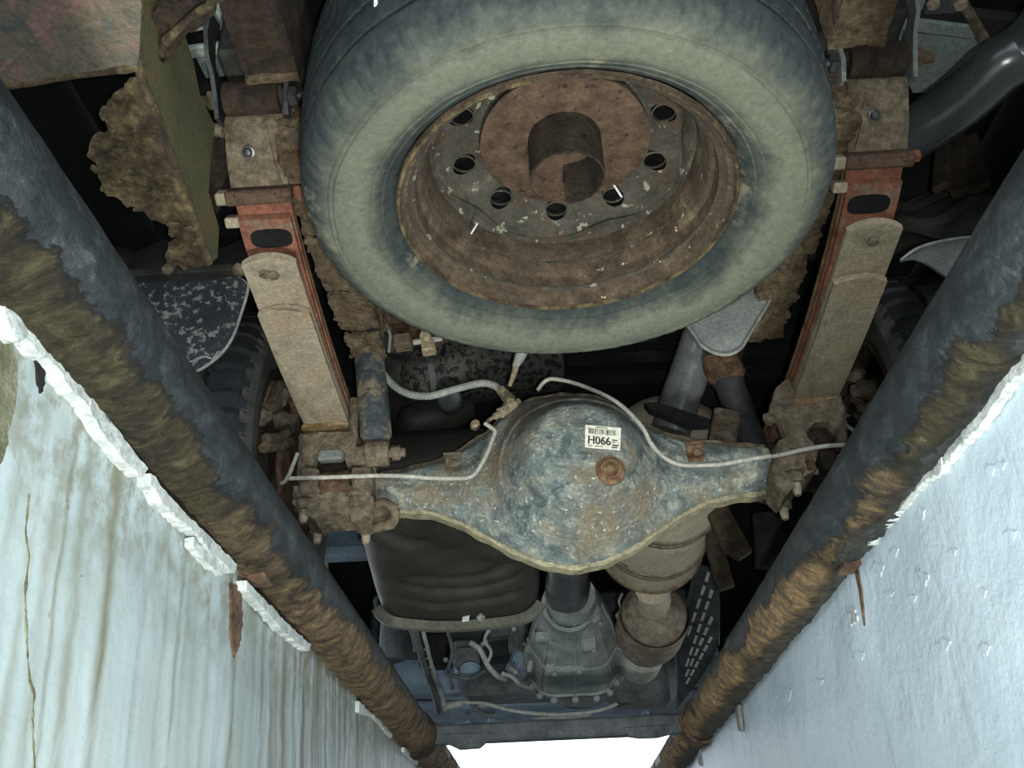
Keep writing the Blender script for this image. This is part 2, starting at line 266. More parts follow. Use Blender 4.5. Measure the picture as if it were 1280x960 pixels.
def wall_right_mat():
    m, nt, b, v = base('pale_pit_wall_paint')
    n1 = _noise(nt, v, 4, 6, 0.55)
    c = _ramp(nt, [(0.3, (0.3864, 0.4814, 0.546)), (0.5, (0.448, 0.5568, 0.624)), (0.7, (0.5096, 0.6148, 0.678))], n1)
    f = _ramp(nt, [(0.55, 0.0), (0.70, 0.45)], _noise(nt, v, 10, 7, 0.7, 0.0, (1, 3.0, 0.35)))
    c = _mix(nt, f, c, (0.26, 0.305, 0.33))
    f = _ramp(nt, [(0.66, 0.0), (0.69, 1.0)], _noise(nt, v, 20, 7, 0.7, 0.5))
    c = _mix(nt, _math(nt, 'MULTIPLY', f, 0.7), c, (0.52, 0.57, 0.57))
    nt.links.new(c, b.inputs['Base Color']); b.inputs['Roughness'].default_value = 0.42
    bump(nt, b, _math(nt, 'MULTIPLY_ADD', _noise(nt, v, 45, 5, 0.6), 0.6, _noise(nt, v, 9, 5, 0.6, 0.6)), 0.45, 0.006)
    return m
M['wall_right'] = wall_right_mat()

# ------------------------------------------------------------------ geometry helpers
def V(*a): return Vector(a)

def crom(pts, n):
    """smooth curve through points"""
    P = [Vector(p) for p in pts]; out = []
    for i in range(len(P) - 1):
        p0 = P[max(i - 1, 0)]; p1 = P[i]; p2 = P[i + 1]; p3 = P[min(i + 2, len(P) - 1)]
        for k in range(n):
            t = k / n
            out.append(0.5 * ((2 * p1) + (p2 - p0) * t + (2 * p0 - 5 * p1 + 4 * p2 - p3) * t * t + (3 * p1 - p0 - 3 * p2 + p3) * t ** 3))
    out.append(P[-1]); return out

class G:
    def __init__(s): s.v = []; s.f = []
    def add(s, v, f):
        o = len(s.v); s.v += [Vector(p) for p in v]; s.f += [tuple(i + o for i in q) for q in f]; return s
    def rings(s, R, closed=True, cap=True, loop=False):
        n = len(R[0]); v = [p for r in R for p in r]; f = []
        m = len(R)
        for i in range(m if loop else m - 1):
            a, b_ = i * n, ((i + 1) % m) * n
            for j in range(n if closed else n - 1):
                k = (j + 1) % n
                f.append((a + j, a + k, b_ + k, b_ + j))
        if cap and not loop and closed:
            f.append(tuple(range(n - 1, -1, -1))); f.append(tuple(range((m - 1) * n, m * n)))
        return s.add(v, f)
    def tube(s, path, r, n=14, cap=True):
        P = [Vector(p) for p in path]; R = []
        t0 = (P[1] - P[0]).normalized()
        ref = Vector((0, 0, 1)) if abs(t0.z) < 0.9 else Vector((1, 0, 0))
        u = t0.cross(ref).normalized()
        for i, p in enumerate(P):
            t = (P[min(i + 1, len(P) - 1)] - P[max(i - 1, 0)]).normalized()
            u = (u - t * u.dot(t)).normalized(); w = t.cross(u)
            rr = r[i] if isinstance(r, (list, tuple)) else r
            R.append([p + (u * math.cos(2 * PI * k / n) + w * math.sin(2 * PI * k / n)) * rr for k in range(n)])
        return s.rings(R, cap=cap)
    def lathe(s, prof, o, axis, n=48, a0=0.0, a1=2 * PI, wave=None, cap=False, loop=False):
        """prof: list of (radius, distance along axis)"""
        o = Vector(o); ax = Vector(axis).normalized()
        u = ax.orthogonal().normalized()
        if abs(ax.z) > 0.99: u = Vector((1, 0, 0))
        w = ax.cross(u)
        full = abs(a1 - a0 - 2 * PI) < 1e-6
        m = n if full else n + 1
        R = []
        for (r, h) in prof:
            ring = []
            for k in range(m):
                a = a0 + (a1 - a0) * k / n
                rr = r + (wave(a, r, h) if wave else 0)
                ring.append(o + ax * h + (u * math.cos(a) + w * math.sin(a)) * rr)
            R.append(ring)
        return s.rings(R, closed=full, cap=cap, loop=loop)
    def box(s, c, size, rot=None, nx=1, bev=0.0):
        """box with chamfered edges"""
        h = Vector(size) * 0.5; b_ = min(bev, min(h) * 0.9)
        c = Vector(c)
        if b_ <= 0:
            v = [V(x * h.x, y * h.y, z * h.z) for x in (-1, 1) for y in (-1, 1) for z in (-1, 1)]
            f = [(0, 1, 3, 2), (4, 6, 7, 5), (0, 4, 5, 1), (2, 3, 7, 6), (0, 2, 6, 4), (1, 5, 7, 3)]
        else:
            v = []; f = []; ix = {}
            for x in (-1, 1):
                for y in (-1, 1):
                    for z in (-1, 1):
                        for a in range(3):
                            d = [h.x - b_, h.y - b_, h.z - b_]; d[a] += b_
                            ix[x, y, z, a] = len(v); v.append(V(x * d[0], y * d[1], z * d[2]))
            for a in range(3):
                p, q = (a + 1) % 3, (a + 2) % 3
                for sg in (-1, 1):
                    quad = []
                    for (i, j) in ((-1, -1), (1, -1), (1, 1), (-1, 1)):
                        t = [0, 0, 0]; t[a] = sg; t[p] = i; t[q] = j; quad.append(ix[t[0], t[1], t[2], a])
                    f.append(tuple(quad if sg > 0 else quad[::-1]))
                for i in (-1, 1):
                    for j in (-1, 1):
                        def k(e, A):
                            t = [0, 0, 0]; t[a] = e; t[p] = i; t[q] = j; return ix[t[0], t[1], t[2], A]
                        f.append((k(-1, p), k(1, p), k(1, q), k(-1, q)))
            for x in (-1, 1):
                for y in (-1, 1):
                    for z in (-1, 1): f.append(tuple(ix[x, y, z, a] for a in range(3)))
        if rot is not None: v = [rot @ p for p in v]
        return s.add([p + c for p in v], f)
    def beam(s, a, b_, w, h, bev=0.0, up=(0, 0, 1)):
        """box running from a to b_"""
        a, b_ = Vector(a), Vector(b_); d = (b_ - a); L = d.length; d.normalize()
        x = d.cross(Vector(up)).normalized(); z = x.cross(d)
        R = Matrix((x, d, z)).transposed()
        return s.box((a + b_) / 2, (w, L, h), R, bev=bev)
    def plate(s, pts, th, nrm=None):
        P = [Vector(p) for p in pts]
        if nrm is None:
            nrm = Vector((0, 0, 0)); c = sum(P, Vector()) / len(P)
            for i in range(len(P)): nrm += (P[i] - c).cross(P[(i + 1) % len(P)] - c)
        nrm = Vector(nrm).normalized(); n = len(P)
        v = [p - nrm * th / 2 for p in P] + [p + nrm * th / 2 for p in P]
        f = [tuple(range(n - 1, -1, -1)), tuple(range(n, 2 * n))] + [(i, (i + 1) % n, n + (i + 1) % n, n + i) for i in range(n)]
        return s.add(v, f)
    def hexa(s, c, axis, r, h):
        return s.lathe([(0.0001, 0), (r, 0), (r, h * 0.85), (r * 0.85, h), (0.0001, h)], c, axis, 6)
    def grid(s, fn, nu, nv):
        v = [fn(i / nu, j / nv) for i in range(nu + 1) for j in range(nv + 1)]
        f = [(i * (nv + 1) + j, (i + 1) * (nv + 1) + j, (i + 1) * (nv + 1) + j + 1, i * (nv + 1) + j + 1) for i in range(nu) for j in range(nv)]
        return s.add(v, f)
    def rough(s, amp, scale, seed=0.0):
        o = Vector((seed * 3.1, seed * 7.7, seed))
        s.v = [p + noise.noise_vector(p * scale + o) * amp + noise.noise_vector(p * scale * 2.9 + o) * amp * 0.45 for p in s.v]
        return s
    def mirror(s):
        g = G(); g.v = [V(-p.x, p.y, p.z) for p in s.v]; g.f = [q[::-1] for q in s.f]; return g

def crust(g, L, amp, scale, seed=0.0, keep=None):
    """cut a mesh into small triangles and let rust heave its surface"""
    import bmesh
    bm = bmesh.new(); vs = [bm.verts.new(p) for p in g.v]
    for q in g.f:
        try: bm.faces.new([vs[i] for i in q])
        except ValueError: pass
    bmesh.ops.remove_doubles(bm, verts=bm.verts, dist=1e-6)
    bmesh.ops.recalc_face_normals(bm, faces=bm.faces)
    bmesh.ops.triangulate(bm, faces=bm.faces, ngon_method='BEAUTY')
    for _ in range(6):
        ee = [e for e in bm.edges if e.calc_length() > L]
        if not ee: break
        bmesh.ops.subdivide_edges(bm, edges=ee, cuts=1, use_grid_fill=False)
        bmesh.ops.triangulate(bm, faces=[f for f in bm.faces if len(f.verts) > 3], ngon_method='BEAUTY')
    bm.normal_update(); o = Vector((seed * 5.1, -seed, seed * 2.3))
    mv = []
    for v in bm.verts:
        p = v.co * scale + o
        k = noise.noise(p) + 0.55 * noise.noise(p * 2.3) + 0.30 * abs(noise.noise(p * 4.9))
        mv.append(v.co + v.normal * (k * amp))
    out = G(); out.v = [Vector(q) for q in mv]
    bm.verts.index_update(); out.f = [tuple(v.index for v in f.verts) for f in bm.faces]
    bm.free(); return out

def fineplate(g, pts2, frame, th, amp=0.0, scale=30, cell=0.012, seed=0):
    """a sheet with its own inner points so it can be buckled; pts2 outline in (u, v) of frame (o, U, V)"""
    o, U_, V_ = [Vector(q) for q in frame]
    g.plate([o + U_ * a + V_ * b_ for a, b_ in pts2], th, U_.cross(V_))
    return g

def ragged(pts, step=0.006, amp=0.004, seed=0, skip=()):
    """break a straight outline (2D) into rust-eaten edges; skip = indices of edges kept clean"""
    rnd = random.Random(seed); out = []
    n = len(pts)
    for i in range(n):
        a, b_ = Vector((*pts[i], 0)), Vector((*pts[(i + 1) % n], 0)); d = b_ - a; L = d.length
        out.append((a.x, a.y))
        if i in skip or L < step * 1.5: continue
        k = int(L / step); nn = Vector((-d.y, d.x, 0)).normalized()
        for j in range(1, k):
            q = a + d * ((j + rnd.uniform(-.3, .3)) / k) + nn * rnd.uniform(-amp, amp)
            out.append((q.x, q.y))
    return out

def mesh(name, g, m, smooth=35):
    me = bpy.data.meshes.new(name); me.from_pydata([tuple(p) for p in g.v], [], g.f)
    import bmesh
    bm = bmesh.new(); bm.from_mesh(me)
    bmesh.ops.recalc_face_normals(bm, faces=bm.faces); bm.to_mesh(me); bm.free()
    me.materials.append(M[m] if isinstance(m, str) else m)
    if smooth:
        me.shade_smooth(); me.set_sharp_from_angle(angle=math.radians(smooth))
    return me

def thing(name, label, cat, loc, group=None):
    o = bpy.data.objects.new(name, None); COL.objects.link(o); o.location = loc
    o.empty_display_size = 0.05
    o['label'] = label; o['category'] = cat
    if group: o['group'] = group
    return o

def wloc(o):
    p = Vector(o.location)
    while o.parent: o = o.parent; p += Vector(o.location)
    return p

def part(name, g, m, parent, smooth=35, label=None):
    w = wloc(parent)
    h = G(); h.v = [p - w for p in g.v]; h.f = g.f
    o = bpy.data.objects.new(name, mesh(name, h, m, smooth)); COL.objects.link(o); o.parent = parent
    if label: o['label'] = label
    return o

def solo(name, g, m, label, cat, group=None, smooth=35, kind=None):
    lo = Vector([min(p[i] for p in g.v) for i in range(3)]); hi = Vector([max(p[i] for p in g.v) for i in range(3)])
    c = Vector(((lo.x + hi.x) / 2, (lo.y + hi.y) / 2, lo.z))
    h = G(); h.v = [p - c for p in g.v]; h.f = g.f
    o = bpy.data.objects.new(name, mesh(name, h, m, smooth)); COL.objects.link(o); o.location = c
    if label: o['label'] = label
    if cat: o['category'] = cat
    if group: o['group'] = group
    if kind: o['kind'] = kind
    return o

def struct(name, g, m, smooth=35, origin=(0, 0, 0), label=None):
    o = bpy.data.objects.new(name, mesh(name, g, m, smooth)); COL.objects.link(o); o['kind'] = 'structure'
    if label: o['label'] = label
    return o

def fn(p, sc, seed=0.0): return noise.noise(Vector(p) * sc + Vector((seed, seed * 2, -seed)))
def sst(a, b_, x):
    t = min(max((x - a) / (b_ - a), 0), 1); return t * t * (3 - 2 * t)

# ================================================================== THE PIT
XL, XR = -0.412, 0.322            # faces of the two pit walls
Y0, Y1 = -1.6, 6.0
def wallx(xf, y, z): return xf + 0.004 * fn((0, y, z), 5, 1) + 0.0015 * fn((0, y, z), 22, 3)
def wall_face(xf, sgn):
    g = G()
    def f(a, b_):
        y = Y0 + (Y1 - Y0) * a; z = -1.5 + (1.5 - 0.028) * b_
        return V(wallx(xf, y, z), y, z)
    g.grid(f, 300, 70)
    n = len(g.v)
    g.box((xf + sgn * 0.25, (Y0 + Y1) / 2, -0.77), (0.48, Y1 - Y0, 1.46))
    return g
wallL = struct('wall_left', wall_face(XL, -1), 'wall_left')
wallR = struct('wall_right', wall_face(XR, 1), 'wall_right')
g = G().box((-0.05, (Y0 + Y1) / 2, -1.55), (1.3, Y1 - Y0, 0.1)); struct('floor', g, 'concrete')
g = G().box((-0.05, Y0 - 0.1, -0.77), (1.3, 0.2, 1.5)); struct('wall_rear', g, 'wall_right')
g = G().box((-0.05, Y1 + 0.1, -0.77), (1.3, 0.2, 1.5)); struct('wall_front', g, 'wall_right')
for sx, nm in ((-1, 'floor_left'), (1, 'floor_right')):
    xa = XL - 0.03 if sx < 0 else XR + 0.03
    g = G().box(((xa + sx * 5) / 2, 2.0, -0.056), (abs(sx * 5 - xa), 14, 0.10)); struct(nm, g, 'concrete')

# rust-scaled pipe rails on the pit edges
RR = 0.045
def rail(name, xc, m, label, seed, dirx, dirz):
    def f(a, b_):
        y = Y0 + (Y1 - Y0) * a; an = 2 * PI * b_
        nx, nz = math.cos(an), math.sin(an)
        w = sst(-0.2, 0.4, nx * dirx + nz * dirz + min(max((y - 0.6) * 0.7, 0), 0.7) + 1.1 * fn((nx * .05, y, nz * .05), 9, seed))
        p = (nx * 0.045, y, nz * 0.045)
        ridge = abs(fn((p[0] * 0.5, y, p[2] * 0.5), 75, seed + 5)) * 0.0055 + fn(p, 30, seed + 8) * 0.0030 + fn((p[0], y * 1.6, p[2]), 90, seed + 3) * 0.0018
        r = RR + w * (ridge) + 0.0007 * fn(p, 40, seed + 2)
        return V(nx * r, y, nz * r)
    # dense where the camera is near, coarser beyond
    ys = []
    y = Y0
    while y < Y1:
        ys.append(y); y += 0.0045 if 0.2 < y < 1.8 else (0.010 if 0 < y < 2.8 else 0.05)
    ys.append(Y1); N = 72
    R = [[f((yy - Y0) / (Y1 - Y0), k / N) for k in range(N)] for yy in ys]
    g = G().rings(R)
    o = bpy.data.objects.new(name, mesh(name, g, m, 50)); COL.objects.link(o); o.location = (xc, 0, 0)
    o['label'] = label; o['category'] = 'pipe rail'; o['group'] = 'pipe rails along the pit edges'
    return o
railL = rail('pipe_rail', -0.394, 'rail_left', 'long steel pipe rail with brown rust scale on the streaked wall', 1.0, -0.77, -0.64)
railR = rail('pipe_rail', 0.307, 'rail_right', 'long steel pipe rail with orange rust patches on the pale blue wall', 4.0, 0.73, -0.68)

def strip(wall, xf, top, pts_low, m, seed, proud=0.013, name='paint_strip'):
    """crust of paint on a wall face: outline (y, z), eaten lower edge"""
    a = [(y, z) for y, z in top]; b_ = [(y, z) for y, z in pts_low][::-1]
    pts = ragged(a, 0.010, 0.0012, seed, skip=(len(a) - 1,)) + ragged(b_, 0.006, 0.0020, seed + 1, skip=(len(b_) - 1,))
    sgn = 1 if xf < 0 else -1
    g = G().plate([V(xf + sgn * proud * 0.45, y, z) for y, z in pts], proud, (sgn, 0, 0))
    g = crust(g, 0.0075, 0.0016, 42, seed)
    return part(name, g, m, wall, 75)
def wy(px, py, x):
    p = at(px, py, x=x); return (p.y, p.z)
XF = XL + 0.012
def low(*q, x=XF): return [wy(a, b_, x) for a, b_ in q]
# left wall: white crust in lengths just under the rail, broken by rust
strip(wallL, XL, low((-14, 330), (4, 350), (40, 400), (80, 452), (112, 492)), low((-14, 355), (2, 374), (12, 408), (24, 428), (36, 424), (54, 446), (74, 462), (92, 492), (110, 508)), 'white_paint', 3)
strip(wallL, XL, low((114, 496), (140, 530), (184, 586)), low((112, 512), (126, 538), (140, 556), (160, 580), (178, 596)), 'white_paint', 5)
strip(wallL, XL, low((188, 592), (230, 640), (296, 706)), low((188, 606), (206, 632), (226, 652), (244, 664), (262, 688), (292, 716)), 'white_paint', 8)
strip(wallL, XL, low((246, 672), (288, 712)), low((246, 682), (262, 702), (276, 714), (284, 720)), 'white_paint', 28, 0.009)
strip(wallL, XL, low((308, 726), (350, 770), (388, 806)), low((308, 738), (326, 756), (350, 784), (386, 814)), 'white_paint', 9)
# rust scar and its crust
p1 = [wy(287, 728, XL), wy(298, 735, XL), wy(302, 770, XL), wy(299, 800, XL), wy(292, 822, XL), wy(287, 800, XL), wy(288, 760, XL)]
g = G().plate([V(wallx(XL, y, z) + 0.0005, y, z) for y, z in ragged(p1, 0.004, 0.0025, 12)], 0.004, (1, 0, 0)).rough(.001, 80); part('rust_scar', g, 'rust', wallL, 40)
p1 = [wy(-14, 372, XL), wy(4, 398, XL), wy(12, 430, XL), wy(17, 470, XL), wy(12, 520, XL), wy(3, 560, XL), wy(-14, 600, XL)]
g = G().plate([V(wallx(XL, y, z) + 0.0005, y, z) for y, z in ragged(p1, 0.004, 0.003, 13)], 0.004, (1, 0, 0)); part('mould_patch', g, 'mould', wallL, 40)
p1 = [wy(40, 446, XL), wy(52, 452, XL), wy(54, 480, XL), wy(48, 492, XL), wy(44, 470, XL)]
g = G().plate([V(wallx(XL, y, z) + 0.0005, y, z) for y, z in ragged(p1, 0.003, 0.002, 14)], 0.003, (1, 0, 0)); part('dark_hole', g, 'black_void', wallL, 0)
cr_ = [(34, 620), (31, 665), (36, 700), (32, 740), (33, 800), (36, 850), (42, 868), (40, 900), (45, 960)]
g = G()
for (a, b_), (c_, d_) in zip(cr_[:-1], cr_[1:]):
    p, q = at(a, b_, x=XL), at(c_, d_, x=XL); p.x, q.x = wallx(XL, p.y, p.z), wallx(XL, q.y, q.z)
    if random.random() < 0.8: g.beam(p, q, 0.0017, 0.0014, 0, (1, 0, 0))
part('crack', crust(g, 0.004, 0.0009, 160, 2), 'mould', wallL, 0)
# further plaster edges on the far end of the left wall
strip(wallL, XL, low((452, 876), (495, 915)), low((452, 890), (470, 895), (492, 922)), 'white_paint', 15, 0.008)
strip(wallL, XL, low((508, 934), (526, 950)), low((508, 940), (524, 956)), 'white_paint', 16, 0.008)
# right wall crust
XF2 = XR - 0.010
strip(wallR, XR, low((1292, 408), (1270, 440), (1230, 492), (1180, 556), x=XF2), low((1292, 452), (1274, 470), (1258, 478), (1240, 506), (1222, 536), (1206, 548), (1180, 580), x=XF2), 'white_paint', 21, 0.010)
strip(wallR, XR, low((1176, 562), (1130, 616), (1086, 668), x=XF2), low((1176, 588), (1150, 606), (1128, 632), (1100, 660), (1084, 682), x=XF2), 'white_paint', 22, 0.010)
strip(wallR, XR, low((1052, 706), (1020, 740), (985, 778), x=XF2), low((1050, 716), (1024, 742), (1000, 766), (984, 788), x=XF2), 'white_paint', 23, 0.008)
strip(wallR, XR, low((978, 786), (940, 826), x=XF2), low((976, 796), (955, 816), (940, 834), x=XF2), 'white_paint', 24, 0.008)
p1 = [wy(1064, 697, XR), wy(1072, 690, XR), wy(1080, 735, XR), wy(1083, 782, XR), wy(1077, 735, XR), wy(1070, 705, XR)]
g = G().plate([V(wallx(XR, y, z) - 0.0004, y, z) for y, z in p1], 0.003, (-1, 0, 0)); part('rust_scar', g, 'rust', wallR, 40)
p1 = [wy(1062, 768, XR), wy(1072, 762, XR), wy(1076, 776, XR), wy(1066, 782, XR)]
g = G().plate([V(wallx(XR, y, z) - 0.0006, y, z) for y, z in ragged(p1, 0.004, 0.002, 31)], 0.003, (-1, 0, 0)); part('paint_flake', g, 'white_paint', wallR, 40)
for k, (px, py) in enumerate(((1150, 715), (1157, 724), (1182, 806), (1238, 588), (1250, 582), (1142, 748), (1112, 742), (1098, 712), (1152, 642), (1262, 668), (1228, 742), (1192, 690), (1022, 852), (985, 868), (1232, 812), (1118, 690), (1075, 820))):
    w_ = 5 + (k * 7) % 5; h_ = 4 + (k * 5) % 6
    p1 = [wy(px - w_, py + h_ * .3, XR), wy(px - w_ * .3, py - h_, XR), wy(px + w_, py - h_ * .6, XR), wy(px + w_ * .4, py + h_, XR)]
    g = G().plate([V(wallx(XR, y, z) + 0.0001, y, z) for y, z in ragged(p1, 0.003, 0.0015, 60 + k)], 0.0020, (-1, 0, 0)); part('paint_flake', g, 'wall_right', wallR, 40)
for k, (px, py) in enumerate(((925, 880), (875, 930))):
    a = V(XR - 0.004, *wy(px, py, XR)); g = G().beam(a, a + V(0, 0.012, -0.05), 0.008, 0.03, 0.002); part('clip', g, 'grey_paint', wallR)
# saddle bands that hold the rails
for xc, yy, m_, lab, sd in ((-0.394, 1.015, 'rust', 'rusty saddle band on the brown rail above the rust scar', 1), (0.307, 1.075, 'rust', 'rusty saddle band on the orange rail above the drip', -1)):
    a0, a1 = (math.radians(120), math.radians(285)) if xc < 0 else (math.radians(-100), math.radians(65))
    g = G(); R = []
    for h in (-0.016, 0.016):
        R.append([V(xc + (RR + 0.007) * math.cos(a0 + (a1 - a0) * k / 20), yy + h, (RR + 0.007) * math.sin(a0 + (a1 - a0) * k / 20)) for k in range(21)])
    R2 = [[V(xc + (p.x - xc) * 0.9, p.y, p.z * 0.9) for p in r] for r in R]
    ring = [R[0][k] for k in range(21)] ; 
    cs = []
    for k in range(21): cs.append([R[0][k], R[1][k], R2[1][k], R2[0][k]])
    g.rings(cs); g.rough(0.0012, 60, 2)
    solo('saddle_band', g, m_, lab, 'pipe band', 'bands holding the pipe rails')

# ================================================================== THE TRUCK, SEEN FROM BELOW
# ---------------------------------------------------------------- spare wheel
SX, SY = -0.0075, 0.847
spare = thing('spare_wheel', 'large dusty spare wheel hung flat under the rear of the truck', 'spare wheel', (SX, SY, 0.3155))
prof = [(0.2055, 0.360), (0.2085, 0.350), (0.2145, 0.3425), (0.2205, 0.3385), (0.2225, 0.3350), (0.2250, 0.3352), (0.2275, 0.3315), (0.235, 0.3265), (0.2365, 0.3268), (0.2385, 0.3240), (0.250, 0.3190), (0.262, 0.3162), (0.272, 0.3156),
        (0.279, 0.3165), (0.2805, 0.3190), (0.2835, 0.3188), (0.285, 0.3180), (0.2865, 0.3205), (0.2895, 0.3205), (0.292, 0.3210), (0.2985, 0.3245), (0.3060, 0.3300), (0.3125, 0.3365), (0.3175, 0.3440), (0.3210, 0.3530), (0.3232, 0.3620), (0.3240, 0.3665),
        (0.3130, 0.3685), (0.3130, 0.3735), (0.3250, 0.3755), (0.3272, 0.390), (0.3280, 0.4050), (0.3170, 0.4070), (0.3170, 0.4130), (0.3285, 0.4150), (0.3292, 0.430), (0.3292, 0.4440), (0.3180, 0.4460), (0.3180, 0.4520), (0.3290, 0.4540),
        (0.3285, 0.4840), (0.3175, 0.486), (0.3175, 0.492), (0.3280, 0.494), (0.3265, 0.518), (0.322, 0.540), (0.311, 0.563), (0.293, 0.583), (0.262, 0.593), (0.23, 0.583), (0.207, 0.560), (0.200, 0.545), (0.200, 0.37)]
def tw(a, r, z):
    d = 0.0
    if 0.3195 < z < 0.352 and r > 0.2885:                     # shoulder sipes
        k = (a * 88 / (2 * PI)) % 1.0
        if k < 0.20: d -= 0.0030 * sst(0.3195, 0.331, z) * sst(0.355, 0.342, z)
    if 0.375 < z < 0.52 and r > 0.321:
        k = (a * 130 / (2 * PI) + z * 30) % 1.0
        if k < 0.15: d -= 0.0015
    d += 0.0007 * fn((math.cos(a) * r, math.sin(a) * r, z), 45, 3) + 0.0012 * fn((math.cos(a) * r, math.sin(a) * r, z), 14, 7)
    return d
prof = [(r - 0.003 * sst(0.325, 0.36, z) if r > 0.3 else r, z) for r, z in prof]
g = G().lathe(prof, (SX, SY, 0), (0, 0, 1), 528, wave=tw, loop=True)
part('tire', g, 'spare_tire', spare, 40)
rim = part('rim', G().lathe([(0.2045, 0.352), (0.2085, 0.3475), (0.2075, 0.3440), (0.2035, 0.3425), (0.2015, 0.3475), (0.1985, 0.3520), (0.1955, 0.3530), (0.1905, 0.3620), (0.1875, 0.3640), (0.1860, 0.3665), (0.1855, 0.3725), (0.1835, 0.3800), (0.1790, 0.3830), (0.1765, 0.3870), (0.1740, 0.4000), (0.1715, 0.4060), (0.1690, 0.4300), (0.1685, 0.470), (0.172, 0.50), (0.175, 0.50), (0.173, 0.47), (0.176, 0.41), (0.181, 0.388), (0.189, 0.372), (0.20, 0.358)], (SX, SY, 0), (0, 0, 1), 120, loop=True,
        wave=lambda a, r, z: 0.0008 * fn((math.cos(a) * r, math.sin(a) * r, z), 40, 9)), 'rim_rust', spare, 40)
part('rim_lip', G().lathe([(0.2052, 0.3455), (0.2075, 0.3425), (0.2062, 0.3402), (0.2035, 0.3405), (0.2022, 0.3440)], (SX, SY, 0), (0, 0, 1), 160, wave=lambda a, r, z: 0.0007 * fn((math.cos(a) * r, math.sin(a) * r, z), 60, 4)), 'rust_yellow', rim)
for rr_, zz_ in ((0.1885, 0.3660), (0.1765, 0.4010)):
    part('bead_ridge', G().lathe([(rr_ + .001, zz_ - .004), (rr_ - .0025, zz_ - .0025), (rr_ - .0030, zz_), (rr_ - .0015, zz_ + .002), (rr_ + .002, zz_ + .003)], (SX, SY, 0), (0, 0, 1), 120), 'rim_steel', rim)
# wheel disc with ten round hand holes
def disc(r0, r1, zf, holes, hr, nr=26, na=480):
    P = {}; idx = {}
    keep = []
    def pos(i, j):
        r = r0 + (r1 - r0) * i / nr; a = 2 * PI * (j % na) / na
        return [r * math.cos(a), r * math.sin(a)]
    hc = [(0.133 * math.cos(a), 0.133 * math.sin(a)) for a in holes]
    def hit(x, y):
        for c in hc:
            if (x - c[0]) ** 2 + (y - c[1]) ** 2 < hr * hr: return c
        return None
    pts = {(i, j): pos(i, j) for i in range(nr + 1) for j in range(na)}
    faces = []; gone = set()
    for i in range(nr):
        for j in range(na):
            q = [(i, j), (i + 1, j), (i + 1, (j + 1) % na), (i, (j + 1) % na)]
            cx = sum(pts[k][0] for k in q) / 4; cy = sum(pts[k][1] for k in q) / 4
            if hit(cx, cy): gone.update(q)
            else: faces.append(q)
    for k in gone:
        x, y = pts[k]
        c = min(hc, key=lambda c: (x - c[0]) ** 2 + (y - c[1]) ** 2)
        d = math.hypot(x - c[0], y - c[1])
        if d > 1e-6: pts[k] = [c[0] + (x - c[0]) / d * hr, c[1] + (y - c[1]) / d * hr]
    g = G(); keys = list(pts); ix = {k: n for n, k in enumerate(keys)}
    g.add([V(SX + pts[k][0], SY + pts[k][1], zf(math.hypot(*pts[k]))) for k in keys], [tuple(ix[k] for k in q) for q in faces])
    for c in hc:                                           # rolled lip of each hole
        g.lathe([(hr + 0.001, 0.0), (hr - 0.0006, -0.001), (hr - 0.0010, 0.001), (hr - 0.0004, 0.003)], (SX + c[0], SY + c[1], zf(0.133)), (0, 0, 1), 28)
    return g
H0 = math.radians(93)
wd = part('wheel_disc', disc(0.100, 0.1688, lambda r: 0.474 - 0.55 * max(0, r - 0.112) - 0.012 * sst(0.150, 0.1688, r), [H0 + 2 * PI * k / 10 for k in range(10)], 0.0148), 'rim_steel', spare, 45)
part('hole_shade_backing', G().lathe([(0.0001, 0.512), (0.12, 0.511), (0.154, 0.505), (0.159, 0.449)], (SX, SY, 0), (0, 0, 1), 40), 'black_void', spare)  # black backing added behind the disc so the hand holes look dark
g = G(); R = []
for k in range(160):                                       # wavy pressed edge where the disc meets the barrel
    a = 2 * PI * k / 160; r = 0.1660 - 0.0110 * (0.5 + 0.5 * math.cos(5 * a + 0.4)) ** 2
    R.append(V(SX + r * math.cos(a), SY + r * math.sin(a), 0.4305 + 0.0055 * (0.5 + 0.5 * math.cos(5 * a + 0.4)) ** 2))
cs = []
for k in range(160):
    t = (R[(k + 1) % 160] - R[k - 1]).normalized(); o = V(0, 0, 1).cross(t)
    cs.append([R[k] + o * 0.0030 + V(0, 0, 0.004), R[k] + V(0, 0, -0.0030), R[k] - o * 0.0050 + V(0, 0, 0.003), R[k] + V(0, 0, 0.008)])
g.rings(cs, loop=True, cap=False); part('disc_edge', g, 'rim_steel', wd)
g = G().tube([at(764, 226, z=0.455), at(777, 246, z=0.448)], 0.0016, 8); part('valve_stem', g, 'white_tape', spare)
g = G().tube([at(597, 279, z=0.402), at(589, 292, z=0.400)], 0.0013, 6); part('balance_wire', g, 'white_tape', rim)

